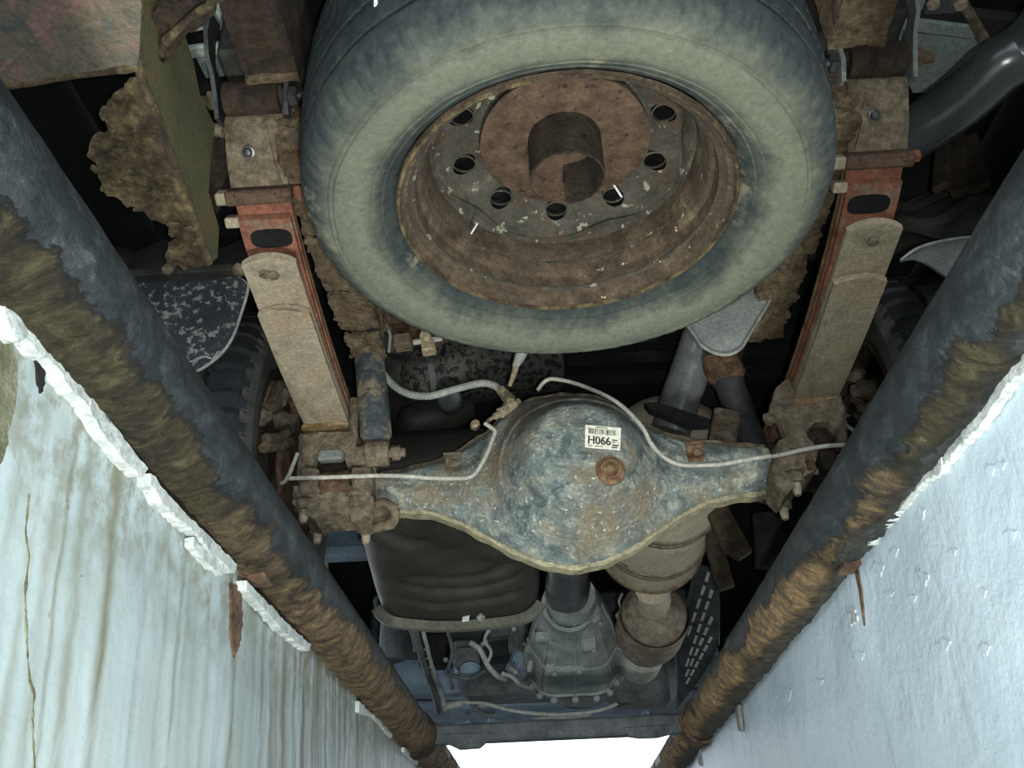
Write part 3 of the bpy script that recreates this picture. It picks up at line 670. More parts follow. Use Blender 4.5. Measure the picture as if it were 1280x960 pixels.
carrier = thing('spare_wheel_carrier', 'round rusty plate with a short open tube inside the spare rim', 'carrier', (-0.003, 0.845, 0.385))
g = G().lathe([(0.0001, 0.452), (0.060, 0.4525), (0.107, 0.452), (0.1095, 0.4535), (0.1095, 0.4575), (0.107, 0.459), (0.0001, 0.459)], (-0.003, 0.845, 0), (0, 0, 1), 96, wave=lambda a, r, z: (0.0010 * math.sin(5 * a) if r > 0.1 else 0) + (0.002 * fn((math.cos(a), math.sin(a), 0), 4, 2) if r > 0.1 else 0))
part('plate', g, 'rust_plate', carrier, 40)
a0 = math.radians(178); a1 = math.radians(360 + 92)
R = []
for (r, z) in ((0.0465, 0.455), (0.0465, 0.386), (0.0435, 0.386), (0.0435, 0.455)):
    R.append([V(-0.004 + r * math.cos(a0 + (a1 - a0) * k / 60), 0.838 + r * math.sin(a0 + (a1 - a0) * k / 60), z + (0.0008 * math.sin(k * 1.7) if z < 0.4 else 0)) for k in range(61)])
g = G().rings(R, closed=False, cap=False, loop=True)
part('tube', g, 'rust_dark', carrier, 40)
# thin bead that closes the missing quarter of the tube end
bead = [V(-0.004 + 0.045 * math.cos(math.radians(t)), 0.838 + 0.045 * math.sin(math.radians(t)), 0.387) for t in range(92, 180, 6)]
g = G().tube(bead, 0.0012, 6); part('tube_rim', g, 'rust_plate', carrier)
solo('tie_strap', G().tube(crom([at(468, -30, z=0.40), at(470, 10, z=0.396), at(471, 40, z=0.392)], 5), 0.0022, 8), 'white_tape', 'thin pale strap hanging in front of the spare tread', 'strap')

# ---------------------------------------------------------------- rear axle
ATOP = [(-0.37, 0.262), (-0.325, 0.262), (-0.265, 0.272), (-0.211, 0.288), (-0.169, 0.314), (-0.142, 0.333), (-0.12, 0.360), (-0.084, 0.384), (-0.027, 0.397), (0.029, 0.394), (0.083, 0.374), (0.12, 0.336), (0.159, 0.312), (0.211, 0.294), (0.277, 0.282), (0.36, 0.275)]
ABOT = [(-0.37, 0.200), (-0.325, 0.198), (-0.25, 0.192), (-0.211, 0.178), (-0.158, 0.148), (-0.108, 0.116), (-0.057, 0.093), (-0.007, 0.084), (0.044, 0.093), (0.098, 0.117), (0.153, 0.152), (0.209, 0.181), (0.263, 0.192), (0.36, 0.199)]
def interp(T, x):
    C = [V(a, b_, 0) for a, b_ in T]
    for i in range(len(T) - 1):
        if x <= T[i + 1][0]:
            t = (x - T[i][0]) / (T[i + 1][0] - T[i][0]); t = max(0, min(1, t))
            p0, p1, p2, p3 = T[max(i - 1, 0)][1], T[i][1], T[i + 1][1], T[min(i + 2, len(T) - 1)][1]
            return 0.5 * (2 * p1 + (p2 - p0) * t + (2 * p0 - 5 * p1 + 4 * p2 - p3) * t * t + (3 * p1 - p0 - 3 * p2 + p3) * t ** 3)
    return T[-1][1]
YA = 1.40
DC = (0.006, 0.236)
def ydome(x, z):
    rho = math.hypot(x - DC[0], z - DC[1])
    return 0.060 * sst(0.128, 0.070, rho) + 0.020 * sst(0.150, 0.118, rho)
axle = thing('rear_axle', 'rear axle housing with a big round differential bulge', 'axle', (0, YA, 0.084))
g = G(); R = []
NX, NA = 150, 72
for i in range(NX + 1):
    x = -0.37 + 0.73 * i / NX
    zt_, zb_ = interp(ATOP, x), interp(ABOT, x); hc = (zt_ + zb_) / 2; hh = (zt_ - zb_) / 2
    dy = 0.040 + 0.022 * sst(0.22, 0.05, abs(x))
    ring = []
    for k in range(NA):
        a = 2 * PI * k / NA
        ca, sa = math.cos(a), math.sin(a)
        yy = math.copysign(abs(ca) ** 0.62, ca); zz = math.copysign(abs(sa) ** 0.80, sa)
        p = V(x, YA + 0.02 + yy * dy, hc + zz * hh)
        if ca < 0: p.y -= ydome(p.x, p.z) * min(1, -ca * 2.2)
        p += V(0, 0.0016 * fn(p, 55, 2), 0)
        ring.append(p)
    R.append(ring)
g.rings(R); housing = part('housing', g, 'axle_paint', axle, 60)
def yrear(x, z):
    zt_, zb_ = interp(ATOP, x), interp(ABOT, x); hc = (zt_ + zb_) / 2; hh = (zt_ - zb_) / 2
    dy = 0.040 + 0.022 * sst(0.22, 0.05, abs(x))
    s_ = min(0.999, abs((z - hc) / hh)) ** (1 / 0.8); ca = math.sqrt(max(0, 1 - s_ * s_))
    return YA + 0.02 - ca ** 0.62 * dy - ydome(x, z) * min(1, ca * 2.2)
# seam flange along the lower edge, and along the upper
for T, sg, nm in ((ABOT, -1, 'lower_seam'), (ATOP, 1, 'upper_seam')):
    path = []
    for i in range(91):
        x = -0.33 + 0.66 * i / 90; z = interp(T, x)
        path.append(V(x, YA + 0.014, z + sg * 0.001))
    cs = []
    for i, p in enumerate(path):
        w = 0.0055 + 0.0012 * math.sin(i * .9)
        cs.append([p + V(0, -0.012, sg * -0.002), p + V(0, -0.012, sg * w), p + V(0, 0.012, sg * w), p + V(0, 0.012, sg * -0.002)])
    part(nm, G().rings(cs).rough(0.0012, 70, 3), 'axle_lip' if sg < 0 else 'dusty_brown', axle)
# ring weld around the cover
cs = []
for k in range(96):
    a = 2 * PI * k / 96; r = 0.1265
    x, z = DC[0] + r * math.cos(a), DC[1] + r * math.sin(a)
    p = V(x, yrear(x, z) - 0.0005, z); o = V(math.cos(a), 0, math.sin(a))
    cs.append([p - o * 0.004, p + V(0, -0.0024, 0), p + o * 0.004, p + V(0, 0.004, 0)])
part('cover_weld', G().rings(cs, loop=True, cap=False), 'axle_paint', axle)
# filler plug
def on(px, py, it=12):
    p = at(px, py, y=1.30)
    for _ in range(it): p = at(px, py, y=yrear(p.x, p.z))
    return p
def nrm(p):
    e = 0.004
    return V(-(yrear(p.x + e, p.z) - yrear(p.x - e, p.z)) / (2 * e), 1, -(yrear(p.x, p.z + e) - yrear(p.x, p.z - e)) / (2 * e)).normalized() * -1
def _n(p):
    e = 0.006
    a = V(2 * e, yrear(p.x + e, p.z) - yrear(p.x - e, p.z), 0); b_ = V(0, yrear(p.x, p.z + e) - yrear(p.x, p.z - e), 2 * e)
    n = a.cross(b_).normalized()
    return n if n.y < 0 else -n
pp = on(763, 588); n_ = _n(pp)
g = G().lathe([(0.024, -0.004), (0.023, 0.0015), (0.0165, 0.004), (0.0155, 0.0075), (0.0125, 0.008), (0.0115, 0.0045), (0.0001, 0.004)], pp, n_, 36).rough(0.0008, 90, 1)
g.hexa(pp + n_ * 0.003, n_, 0.0075, 0.006)
part('filler_plug', g, 'plug_rust', axle, label='round rusty filler plug')
# paper label with print
c4 = [on(731.5, 532), on(776, 536), on(775, 563.5), on(731, 560)]
ln = (c4[1] - c4[0]).cross(c4[3] - c4[0]).normalized()
if ln.y > 0: ln = -ln
ctr = sum(c4, V(0, 0, 0)) / 4
off = max((on(731 + 45 * u_, 534 + 28 * w_) - ctr).dot(ln) for u_ in (0, .5, 1) for w_ in (0, .5, 1)) + 0.0012
c4 = [p - ln * (p - ctr).dot(ln) + ln * off for p in c4]
lab = part('sticker', G().plate(c4, 0.0008, ln), 'label_paper', axle, label='cream bar code sticker reading H066')
lu = (c4[1] - c4[0]); lv = (c4[3] - c4[0])
def lp(u_, v_): return c4[0] + lu * u_ + lv * v_ + ln * 0.0008
g = G(); rb = random.Random(5); x = 0.09
while x < 0.86:
    w = rb.choice((0.012, 0.02, 0.034))
    g.plate([lp(x, 0.14), lp(x + w, 0.14), lp(x + w, 0.38), lp(x, 0.38)], 0.0003, ln); x += w + rb.choice((0.012, 0.02, 0.03))
part('bar_code', g, 'ink', lab, 0)['kind'] = 'stuff'
def textmesh(txt, o, u_, v_, h):
    """lettering as a mesh in the plane (u_ right, v_ up) with cap height h"""
    cu = bpy.data.curves.new('t', 'FONT'); cu.body = txt; cu.size = 1.0; cu.resolution_u = 3
    ob = bpy.data.objects.new('t', cu); COL.objects.link(ob)
    dg = bpy.context.evaluated_depsgraph_get(); me = ob.evaluated_get(dg).to_mesh()
    gg = G(); k = h / 0.70
    gg.v = [Vector(o) + u_ * (q.co.x * k) + v_ * (q.co.y * k) for q in me.vertices]; gg.f = [tuple(p.vertices) for p in me.polygons]
    ob.evaluated_get(dg).to_mesh_clear(); bpy.data.objects.remove(ob); bpy.data.curves.remove(cu)
    return gg
un, vn = lu.normalized(), (-lv).normalized()
g = textmesh('H066', lp(0.06, 0.83) + ln * 0.0003, un * 0.80, vn, lv.length * 0.36); 
g2 = textmesh('H066', lp(0.08, 0.835) + ln * 0.00035, un * 0.80, vn, lv.length * 0.36); g.add(g2.v, g2.f)
part('lettering', g, 'ink', lab, 0)
g = G()
for (a, b_, c_, d_) in ((0.74, 0.56, 0.90, 0.60), (0.74, 0.66, 0.84, 0.69), (0.76, 0.78, 0.93, 0.84), (0.74, 0.88, 0.90, 0.93), (0.08, 0.90, 0.22, 0.93), (0.28, 0.90, 0.5, 0.93), (0.30, 0.06, 0.62, 0.085)):
    g.plate([lp(a, b_), lp(c_, b_), lp(c_, d_), lp(a, d_)], 0.0003, ln)
part('small_print', g, 'ink', lab, 0)['kind'] = 'stuff'
# small pipe brackets on the arms
for px, py in ((567, 582), (868, 568)):
    p = on(px, py); n_ = _n(p)
    g = G().box(p + n_ * 0.004, (0.026, 0.006, 0.030), bev=0.001)
    g.box(p + n_ * 0.010 + V(0, 0, 0.014), (0.030, 0.014, 0.004), bev=0.001)
    g.hexa(p + n_ * 0.006 + V(0.002, 0, -0.003), n_, 0.008, 0.006)
    part('pipe_bracket', g, 'dusty_brown' if px < 700 else 'plug_rust', axle)

# ---------------------------------------------------------------- brake pipes and hose
def pipe(name, pts, r, m, label, cat, n=6, seg=10):
    return solo(name, G().tube(crom(pts, n), r, seg), m, label, cat)
YB = 1.335
def onp(px, py, lift=0.010):
    try:
        p = on(px, py); return p + V(0, -lift, 0)
    except Exception: return at(px, py, y=YB)
ptsR = [at(672, 488, y=1.37), at(682, 476, y=1.36), at(696, 474, y=1.355), at(730, 483, y=1.345), at(770, 502, y=1.335), at(800, 530, y=1.33), at(815, 556, y=1.335), at(832, 573, y=1.34), at(852, 581, y=1.345), at(880, 581.5, y=1.348), at(905, 580, y=1.348), at(925, 576, y=1.348), at(950, 572, y=1.345), at(975, 569, y=1.335), at(1010, 561, y=1.325), at(1040, 557, y=1.325), at(1072, 556, y=1.325)]
pipe('brake_pipe', ptsR, 0.0036, 'brake_line', 'thin pale brake pipe arching over the differential to the right spring', 'pipe')
ptsL = [at(362, 598, y=1.325), at(395, 597, y=1.325), at(430, 596, y=1.325), at(470, 594.5, y=1.33), at(505, 595, y=1.34), at(530, 597, y=1.346), at(560, 598, y=1.348), at(588, 596, y=1.346), at(600, 583, y=1.345), at(609, 566, y=1.345), at(617, 545, y=1.345), at(618, 538, y=1.345), at(606, 529, y=1.345)]
pipe('brake_pipe', ptsL, 0.0036, 'brake_line', 'thin pale brake pipe lying along the axle arm beside the blue shock', 'pipe')
hs = thing('brake_hose', 'curved grey brake hose with brass end behind the blue shock', 'hose', at(635, 497, y=1.42))
g = G().tube(crom([at(470, 450, y=1.46), at(483, 472, y=1.46), at(505, 490, y=1.45), at(535, 495, y=1.44), at(570, 486, y=1.44), at(600, 479, y=1.43), at(618, 482, y=1.425), at(630, 492, y=1.42)], 8), 0.0072, 14); part('hose', g, 'hose_grey', hs)
a, b_ = at(627, 488, y=1.42), at(641, 504, y=1.405); d = (b_ - a)
g = G()
for t0, t1, r in ((0, .3, .0105), (.3, .42, .0085), (.42, .75, .0115), (.75, 1.0, .008)): g.tube([a + d * t0, a + d * t1], r, 6)
part('ferrule', g, 'brass', hs)
g = G(); a, b_ = at(648, 502, y=1.40), at(610, 526, y=1.36); d = b_ - a
for t0, t1, r in ((0, .18, .007), (.15, .38, .011), (.38, .62, .0095), (.62, .78, .006), (.78, 1.0, .0035)): g.tube([a + d * t0, a + d * t1], r, 8)
g.hexa(at(640, 507, y=1.385), (-.2, -1, .2), 0.009, 0.012)
part('union', g, 'brass', hs)
solo('nut', G().hexa(at(593, 534, y=1.44), (0.3, -1, 0.2), 0.0085, 0.014), 'brass', 'single loose pale nut in the dark gap behind the axle', 'nut')
sc = thing('wire_connector', 'pale tapered wire connector hanging behind the spare tire', 'connector', at(640, 470, y=1.40))
g = G().tube([at(654, 436, y=1.34), at(650, 446, y=1.36), at(644, 458, y=1.37)], [0.011, 0.010, 0.006], 12); part('boot', g, 'hose_grey', sc)
g = G().tube([at(645, 456, y=1.37), at(643, 466, y=1.37), at(637, 482, y=1.37)], [0.0065, 0.005, 0.0035], 10); part('tip', g, 'brass', sc)

# ---------------------------------------------------------------- leaf springs
LOW = [(1.00, 0.380), (1.06, 0.371), (1.2, 0.355), (1.37, 0.343), (1.50, 0.342), (1.7, 0.352)]
MAIN = [(0.846, 0.560), (0.862, 0.528), (0.885, 0.496), (0.92, 0.466), (0.97, 0.444), (1.06, 0.420), (1.2, 0.396), (1.37, 0.380), (1.5, 0.379), (1.75, 0.395), (1.95, 0.44)]
def curve_yz(T, y0, y1, n):
    return [(y0 + (y1 - y0) * i / n, interp(T, y0 + (y1 - y0) * i / n)) for i in range(n + 1)]
def leaf(xc, T, dz, y0, y1, w, th, arc, n=36, slot=None):
    g = G(); NW = 8; top = []; bot = []
    ys = [y0 + (y1 - y0) * i / n for i in range(n + 1)]
    R = []
    for i, y in enumerate(ys):
        ring_b = []; ring_t = []
        for j in range(NW + 1):
            u_ = -1 + 2 * j / NW
            e = arc * (1 - u_ * u_) * max(0, 1 - (y - y0) / 0.09)
            yy = y - e; z = interp(T, max(yy, T[0][0])) + dz
            edge = 0.0012 if j in (0, NW) else 0
            ring_b.append(V(xc + u_ * w / 2, yy, z + edge)); ring_t.append(V(xc + u_ * w / 2, yy, z + th - edge))
        R.append(ring_b + ring_t[::-1])
    return g.rings(R)
def make_spring(xc, side, lab):
    t = thing('leaf_spring', lab, 'leaf spring', (xc, 1.39, 0.343), 'rear leaf springs')
    part('helper_leaf', leaf(xc, LOW, 0.0, 1.072, 1.405, 0.0765, 0.0105, 0.012), 'dusty_steel', t)
    part('helper_leaf', leaf(xc, [(0.95, 0.4005), (0.984, 0.394), (1.06, 0.3835), (1.2, 0.3665), (1.37, 0.3545), (1.5, 0.353), (1.7, 0.36)], 0.0, 0.984, 1.46, 0.0765, 0.0105, 0.012), 'dusty_steel', t)
    part('leaf', leaf(xc, MAIN, -0.012, 0.945, 1.6, 0.074, 0.0095, 0.0), 'red_primer', t)
    ml = part('main_leaf', leaf(xc, MAIN, 0.0, 0.858, 1.95, 0.076, 0.0105, 0.0, 70), 'red_primer', t)
    part('leaf', leaf(xc, MAIN, 0.012, 0.875, 1.95, 0.074, 0.0095, 0.0, 70), 'leaf_edge', t)
    # dark slot in the main leaf
    R = []
    for k in range(28):
        a = 2 * PI * k / 28; u_ = math.copysign(abs(math.cos(a)) ** .6, math.cos(a)) * 0.029 + 0.004 * -side; v_ = math.copysign(abs(math.sin(a)) ** .7, math.sin(a)) * 0.014
        y = 0.972 + v_; R.append(V(xc + u_, y, interp(MAIN, y) - 0.0128))
    part('slot', G().plate(R, 0.0015), 'black_void', ml, 0)
    # tapered end pad, wide wrapper and pin
    cs = []
    for i in range(13):
        y = 0.857 + (0.908 - 0.857) * i / 12; z = interp(MAIN, y) - 0.006
        x0 = -0.037; x1 = 0.018 + 0.014 * i / 12
        if side > 0: x0, x1 = -x1, -x0
        cs.append([V(xc + x0, y, z), V(xc + x1, y, z), V(xc + x1, y, z + 0.005), V(xc + x0, y, z + 0.005)])
    part('end_pad', G().rings(cs), 'dusty_brown', t)
    part('end_wrapper', leaf(xc, MAIN, -0.0015, 0.856, 0.912, 0.079, 0.012, 0.0, 12), 'dusty_brown', t)
    y = 0.876; z = interp(MAIN, y) - 0.006; nn = V(0, -0.6, -0.8).normalized(); 
    part('rivet', G().lathe([(0.009, 0.0), (0.0088, 0.002), (0.006, 0.0025), (0.0055, 0.006), (0.004, 0.0075), (0.0001, 0.008)], V(xc - 0.008, y, z), nn, 20), 'dull_pipe', t)
    # clip band with two ears
    y = 0.922; z = interp(MAIN, y); ang = math.atan2(interp(MAIN, y + .01) - interp(MAIN, y - .01), 0.02)
    rot = Matrix.Rotation(ang, 3, 'X')
    c = V(xc, y, z + 0.006)
    g = G().box(c, (0.090, 0.020, 0.050), rot, bev=0.003).rough(0.0006, 60, 1)
    cb = part('clip_band', g, 'rust_plate', t)
    part('ear', G().box(c + V(-0.052, -0.001, -0.006), (0.018, 0.017, 0.022), rot, bev=0.002), 'dusty_steel', cb)
    part('ear', G().box(c + V(-0.046, 0.030, -0.022), (0.020, 0.015, 0.018), rot, bev=0.002), 'dusty_steel', cb)
    part('bolt', G().hexa(c + V(0.047, -0.002, -0.004), (1, 0, 0), 0.009, 0.010), 'red_primer', cb)
    # eye
    part('eye', G().lathe([(0.016, -0.037), (0.024, -0.037), (0.024, 0.037), (0.016, 0.037)], (xc, 0.846, 0.572), (1, 0, 0), 28, loop=True), 'rust_dark', t)
    # stub pins on the helper leaf
    yb = 1.003; zb = 0.394
    g = G().lathe([(0.0085, 0), (0.008, 0.003), (0.005, 0.0035), (0.0048, 0.002), (0.0001, 0.002)], V(xc + 0.002, yb, 0.3915), (0, -0.12, -1), 18)
    if side < 0: g.lathe([(0.0085, 0), (0.008, 0.003), (0.005, 0.0035), (0.0048, 0.002), (0.0001, 0.002)], V(xc - 0.009, yb - .003, 0.392), (0, -0.12, -1), 18)
    part('stamp', g, 'dusty_brown', t)
    return t
spL = make_spring(-0.419, -1, 'dusty leaf spring with red primed end beside the rusted box')
spR = make_spring(0.419, 1, 'dusty leaf spring with red primed end beside the shiny tailpipe')

def shackle(xc, side, lab, m_in, m_out):
    t = thing('shackle', lab, 'shackle', (xc, 0.84, 0.54), 'spring shackles')
    for s_, m_ in ((-1, m_out if side < 0 else m_in), (1, m_in if side < 0 else m_out)):
        x = xc + s_ * 0.047
        pts = []
        for (y, z, b_, w) in ((0.862, 0.545, 0.0, 0.014), (0.850, 0.570, 0.0, 0.019), (0.836, 0.600, 0.005, 0.015), (0.822, 0.625, 0.012, 0.012), (0.812, 0.66, 0.014, 0.015), (0.806, 0.69, 0.010, 0.016)):
            pts.append([V(x + s_ * b_ - 0.003, y - w, z - w * .4), V(x + s_ * b_ + 0.003, y - w, z - w * .4), V(x + s_ * b_ + 0.003, y + w, z + w * .4), V(x + s_ * b_ - 0.003, y + w, z + w * .4)])
        part('plate', G().rings(pts), m_, t)
        g = G().hexa((x + s_ * 0.003, 0.846, 0.572), (s_, 0, 0), 0.014, 0.012); g.tube([V(x, 0.846, 0.572), V(x + s_ * 0.030, 0.846, 0.572)], 0.0075, 12)
        part('bolt', g, 'rust_scale' if s_ * side > 0 else 'dull_pipe', t)
    part('hanger_tube', G().lathe([(0.012, -0.04), (0.022, -0.04), (0.022, 0.04), (0.012, 0.04)], (xc, 0.803, 0.70), (1, 0, 0), 20, loop=True), 'dark_body', t)
    return t
shackle(-0.419, -1, 'thin dark bent shackle plates at the end of the spring by the rusted box', 'dull_pipe', 'dull_pipe')
shackle(0.419, 1, 'pale bent shackle plates at the end of the spring by the tailpipe', 'grey_paint', 'grey_paint')

# ---------------------------------------------------------------- spring clamps on the axle
def pl(q, y, th, L, amp, seed): return crust(G().plate([at(a, b_, y=y) for a, b_ in q], th, (0, -1, 0)), L, amp, 70, seed)
def blk(x0, x1, y0, y1, y, th, seed, amp=0.003):
    a, b_ = at(x0, y0, y=y), at(x1, y1, y=y)
    return crust(G().box(((a.x + b_.x) / 2, y + th / 2, (a.z + b_.z) / 2), (abs(b_.x - a.x), th, abs(a.z - b_.z)), bev=.004), 0.008, amp, 65, seed)
def clamp(xc, lab, saddle, lower, blocks, bolts, ubolts):
    t = thing('spring_clamp', lab, 'clamp', (xc, 1.40, 0.15), 'spring clamps on the axle')
    part('saddle', pl(saddle, 1.345, 0.022, 0.007, 0.0022, xc), 'dusty_brown', t, 50)
    part('saddle_core', G().box((xc, 1.405, 0.300), (0.074, 0.075, 0.08), bev=.006), 'rust_dark', t)
    part('spring_pad', crust(G().box((xc, 1.385, 0.338), (0.084, 0.060, 0.014), bev=.003), 0.01, 0.0015, 60, 3), 'leaf_edge', t)
    part('axle_end', crust(G().lathe([(0.0001, -0.09), (0.040, -0.09), (0.043, 0.0), (0.040, 0.07), (0.0001, 0.07)], (xc, 1.415, 0.243), (1, 0, 0), 24), 0.014, 0.003, 50, 1), 'rust_dark', t)
    for k, (x0, x1, y0, y1, m_) in enumerate(blocks): part('seat_block', blk(x0, x1, y0, y1, 1.335, 0.06, k + xc), m_, t, 50)
    part('lower_plate', pl(lower, 1.375, 0.075, 0.008, 0.0035, xc + 2), 'dusty_brown', t, 50)
    for k, (px, py, y) in enumerate(bolts):
        p = at(px, py, y=y)
        st = part('u_bolt_end', crust(G().tube([p + V(0, 0, 0.060), p + V(0, 0, 0.006), p], [0.0072, 0.0072, 0.0055], 12), 0.008, 0.0006, 90, k), 'dusty_steel', t, 50)
        g = G().hexa(p + V(0, 0, 0.020), (0, 0, 1), 0.0155, 0.018); g.lathe([(0.0001, 0), (0.019, 0), (0.019, 0.005), (0.0001, 0.005)], p + V(0, 0, 0.038), (0, 0, 1), 18)
        part('nut', crust(g, 0.007, 0.0016, 90, k), 'dusty_brown', st, 50)
    for k, (a, b_) in enumerate(ubolts):
        g = G().tube(crom([at(*a, y=1.352), (at(*a, y=1.350) + at(*b_, y=1.350)) / 2, at(*b_, y=1.352)], 6), 0.0085, 12); part('u_bolt', crust(g, 0.008, 0.001, 70, k), 'dusty_brown', t, 50)
    return t
clL = clamp(-0.419, 'rust crusted spring clamp with hanging bolts beside the blue shock',
    [(382, 547), (400, 544), (440, 543), (447, 556), (444, 582), (434, 583), (432, 568), (424, 561), (404, 562), (396, 571), (394, 585), (383, 583), (380, 562)],
    [(374, 619), (416, 621), (462, 616), (472, 634), (466, 655), (450, 660), (441, 652), (408, 653), (400, 660), (384, 652), (372, 640)],
    [(375, 396, 585, 617, 'dusty_brown'), (399, 435, 589, 617, 'rust'), (439, 463, 583, 617, 'dusty_brown'), (440, 464, 556, 578, 'dusty_brown')],
    [(396, 679, 1.42), (457, 679, 1.42), (379, 653, 1.345), (444, 651, 1.345)], [((441, 560), (443, 500)), ((377, 600), (379, 545))])
part('pad', crust(G().box(at(414, 570, y=1.352), (0.044, 0.02, 0.020), bev=.004), .008, .001, 70), 'grey_paint', clL)
part('curl', crust(G().tube(crom([at(462, 634, y=1.37), at(478, 629, y=1.36), at(491, 635, y=1.36), at(494, 647, y=1.36), at(487, 656, y=1.36), at(470, 659, y=1.37)], 6), 0.008, 10), 0.008, 0.002, 60), 'dusty_brown', clL)
part('curl_web', crust(G().plate([at(*q, y=1.385) for q in ((460, 634), (478, 631), (490, 640), (486, 653), (462, 658))], 0.02, (0, -1, 0)), 0.009, 0.003, 60), 'dusty_brown', clL)
clR = clamp(0.419, 'rust crusted spring clamp with an open arch on the tailpipe side',
    [(984, 514), (1010, 508), (1049, 500), (1056, 530), (1054, 562), (1047, 562), (1045, 542), (1034, 531), (1018, 531), (1006, 542), (1001, 562), (990, 564), (986, 540)],
    [(968, 562), (1000, 553), (1014, 574), (1010, 600), (992, 612), (976, 630), (964, 618), (960, 600)],
    [(1003, 1022, 563, 588, 'rust'), (1025, 1050, 560, 584, 'rust_dark'), (985, 1003, 560, 584, 'dusty_brown')],
    [(982, 649, 1.42), (1048, 640, 1.42), (998, 619, 1.345), (1062, 612, 1.345)], [((996, 560), (985, 500)), ((1054, 560), (1050, 508))])
g = G().plate([at(*q, y=1.345) for q in ((968, 490), (984, 476), (990, 490), (994, 520), (1000, 548), (994, 566), (984, 562), (975, 530), (960, 518))], 0.022, (0, -1, 0)); part('cheek', crust(g, 0.007, 0.003, 60), 'dusty_brown', clR, 50)
part('peg', crust(G().tube([at(957, 525, y=1.35), at(972, 521, y=1.35)], 0.011, 10), 0.007, .0015, 60), 'dusty_brown', clR)

# ---------------------------------------------------------------- shock absorbers
sh = thing('shock_absorber', 'worn blue shock absorber standing beside the left leaf spring', 'shock absorber', at(472, 575, y=1.33))
A, B = at(470.5, 548, y=1.335), at(456, 380, y=1.385); d = (B - A).normalized()
L = (B - A).length
part('body', G().lathe([(0.012, -0.010), (0.021, -0.004), (0.0265, 0.006), (0.0265, L * 0.62), (0.0285, L * 0.64), (0.0285, L * 0.93), (0.024, L * 0.97), (0.012, L)], A, d, 36, cap=True), 'shock_paint', sh)
part('stone_guard', G().lathe([(0.0275, L * 0.70), (0.0295, L * 0.71), (0.0295, L * 1.02), (0.0275, L * 1.03)], A, d, 30, math.radians(250), math.radians(400), loop=False), 'dusty_brown', sh)
e = at(472, 567, y=1.335)
part('lower_eye', G().lathe([(0.008, -0.019), (0.021, -0.019), (0.0225, -0.014), (0.0225, 0.014), (0.021, 0.019), (0.008, 0.019)], e, (1, 0.05, 0), 26, loop=True).rough(.001, 60), 'dusty_brown', sh)
g = G().hexa(e + V(0.024, 0, 0), (1, 0, 0), 0.013, 0.014); g.tube([e, e + V(0.046, 0, 0)], 0.008, 12); part('bolt', g.rough(.0008, 60), 'dusty_brown', sh)
part('upper_bracket', G().box(B + d * 0.02 + V(0, .01, 0), (0.075, 0.05, 0.03), bev=.004).rough(.002, 40), 'rust_scale', sh)
sh = thing('shock_absorber', 'dark shock absorber with crusted top between tailpipe and right spring', 'shock absorber', at(940, 550, y=1.55))
A, B = at(942, 562, y=1.55), at(903, 455, y=1.50); d = (B - A).normalized(); L = (B - A).length
part('body', G().lathe([(0.012, -0.02), (0.028, 0.0), (0.028, L * 0.75), (0.031, L * 0.78), (0.031, L), (0.012, L + .01)], A, d, 32, cap=True), 'rubber', sh)
part('crusted_cap', G().lathe([(0.030, L * 0.80), (0.037, L * 0.86), (0.038, L * 1.0), (0.034, L * 1.12), (0.01, L * 1.14)], A, d, 40).rough(.004, 45, 2), 'rust', sh)
part('lower_bracket', G().box(at(905, 540, y=1.52), (0.05, 0.03, 0.09), Matrix.Rotation(0.3, 3, 'Y'), bev=.004).rough(.002, 40), 'dusty_brown', sh)

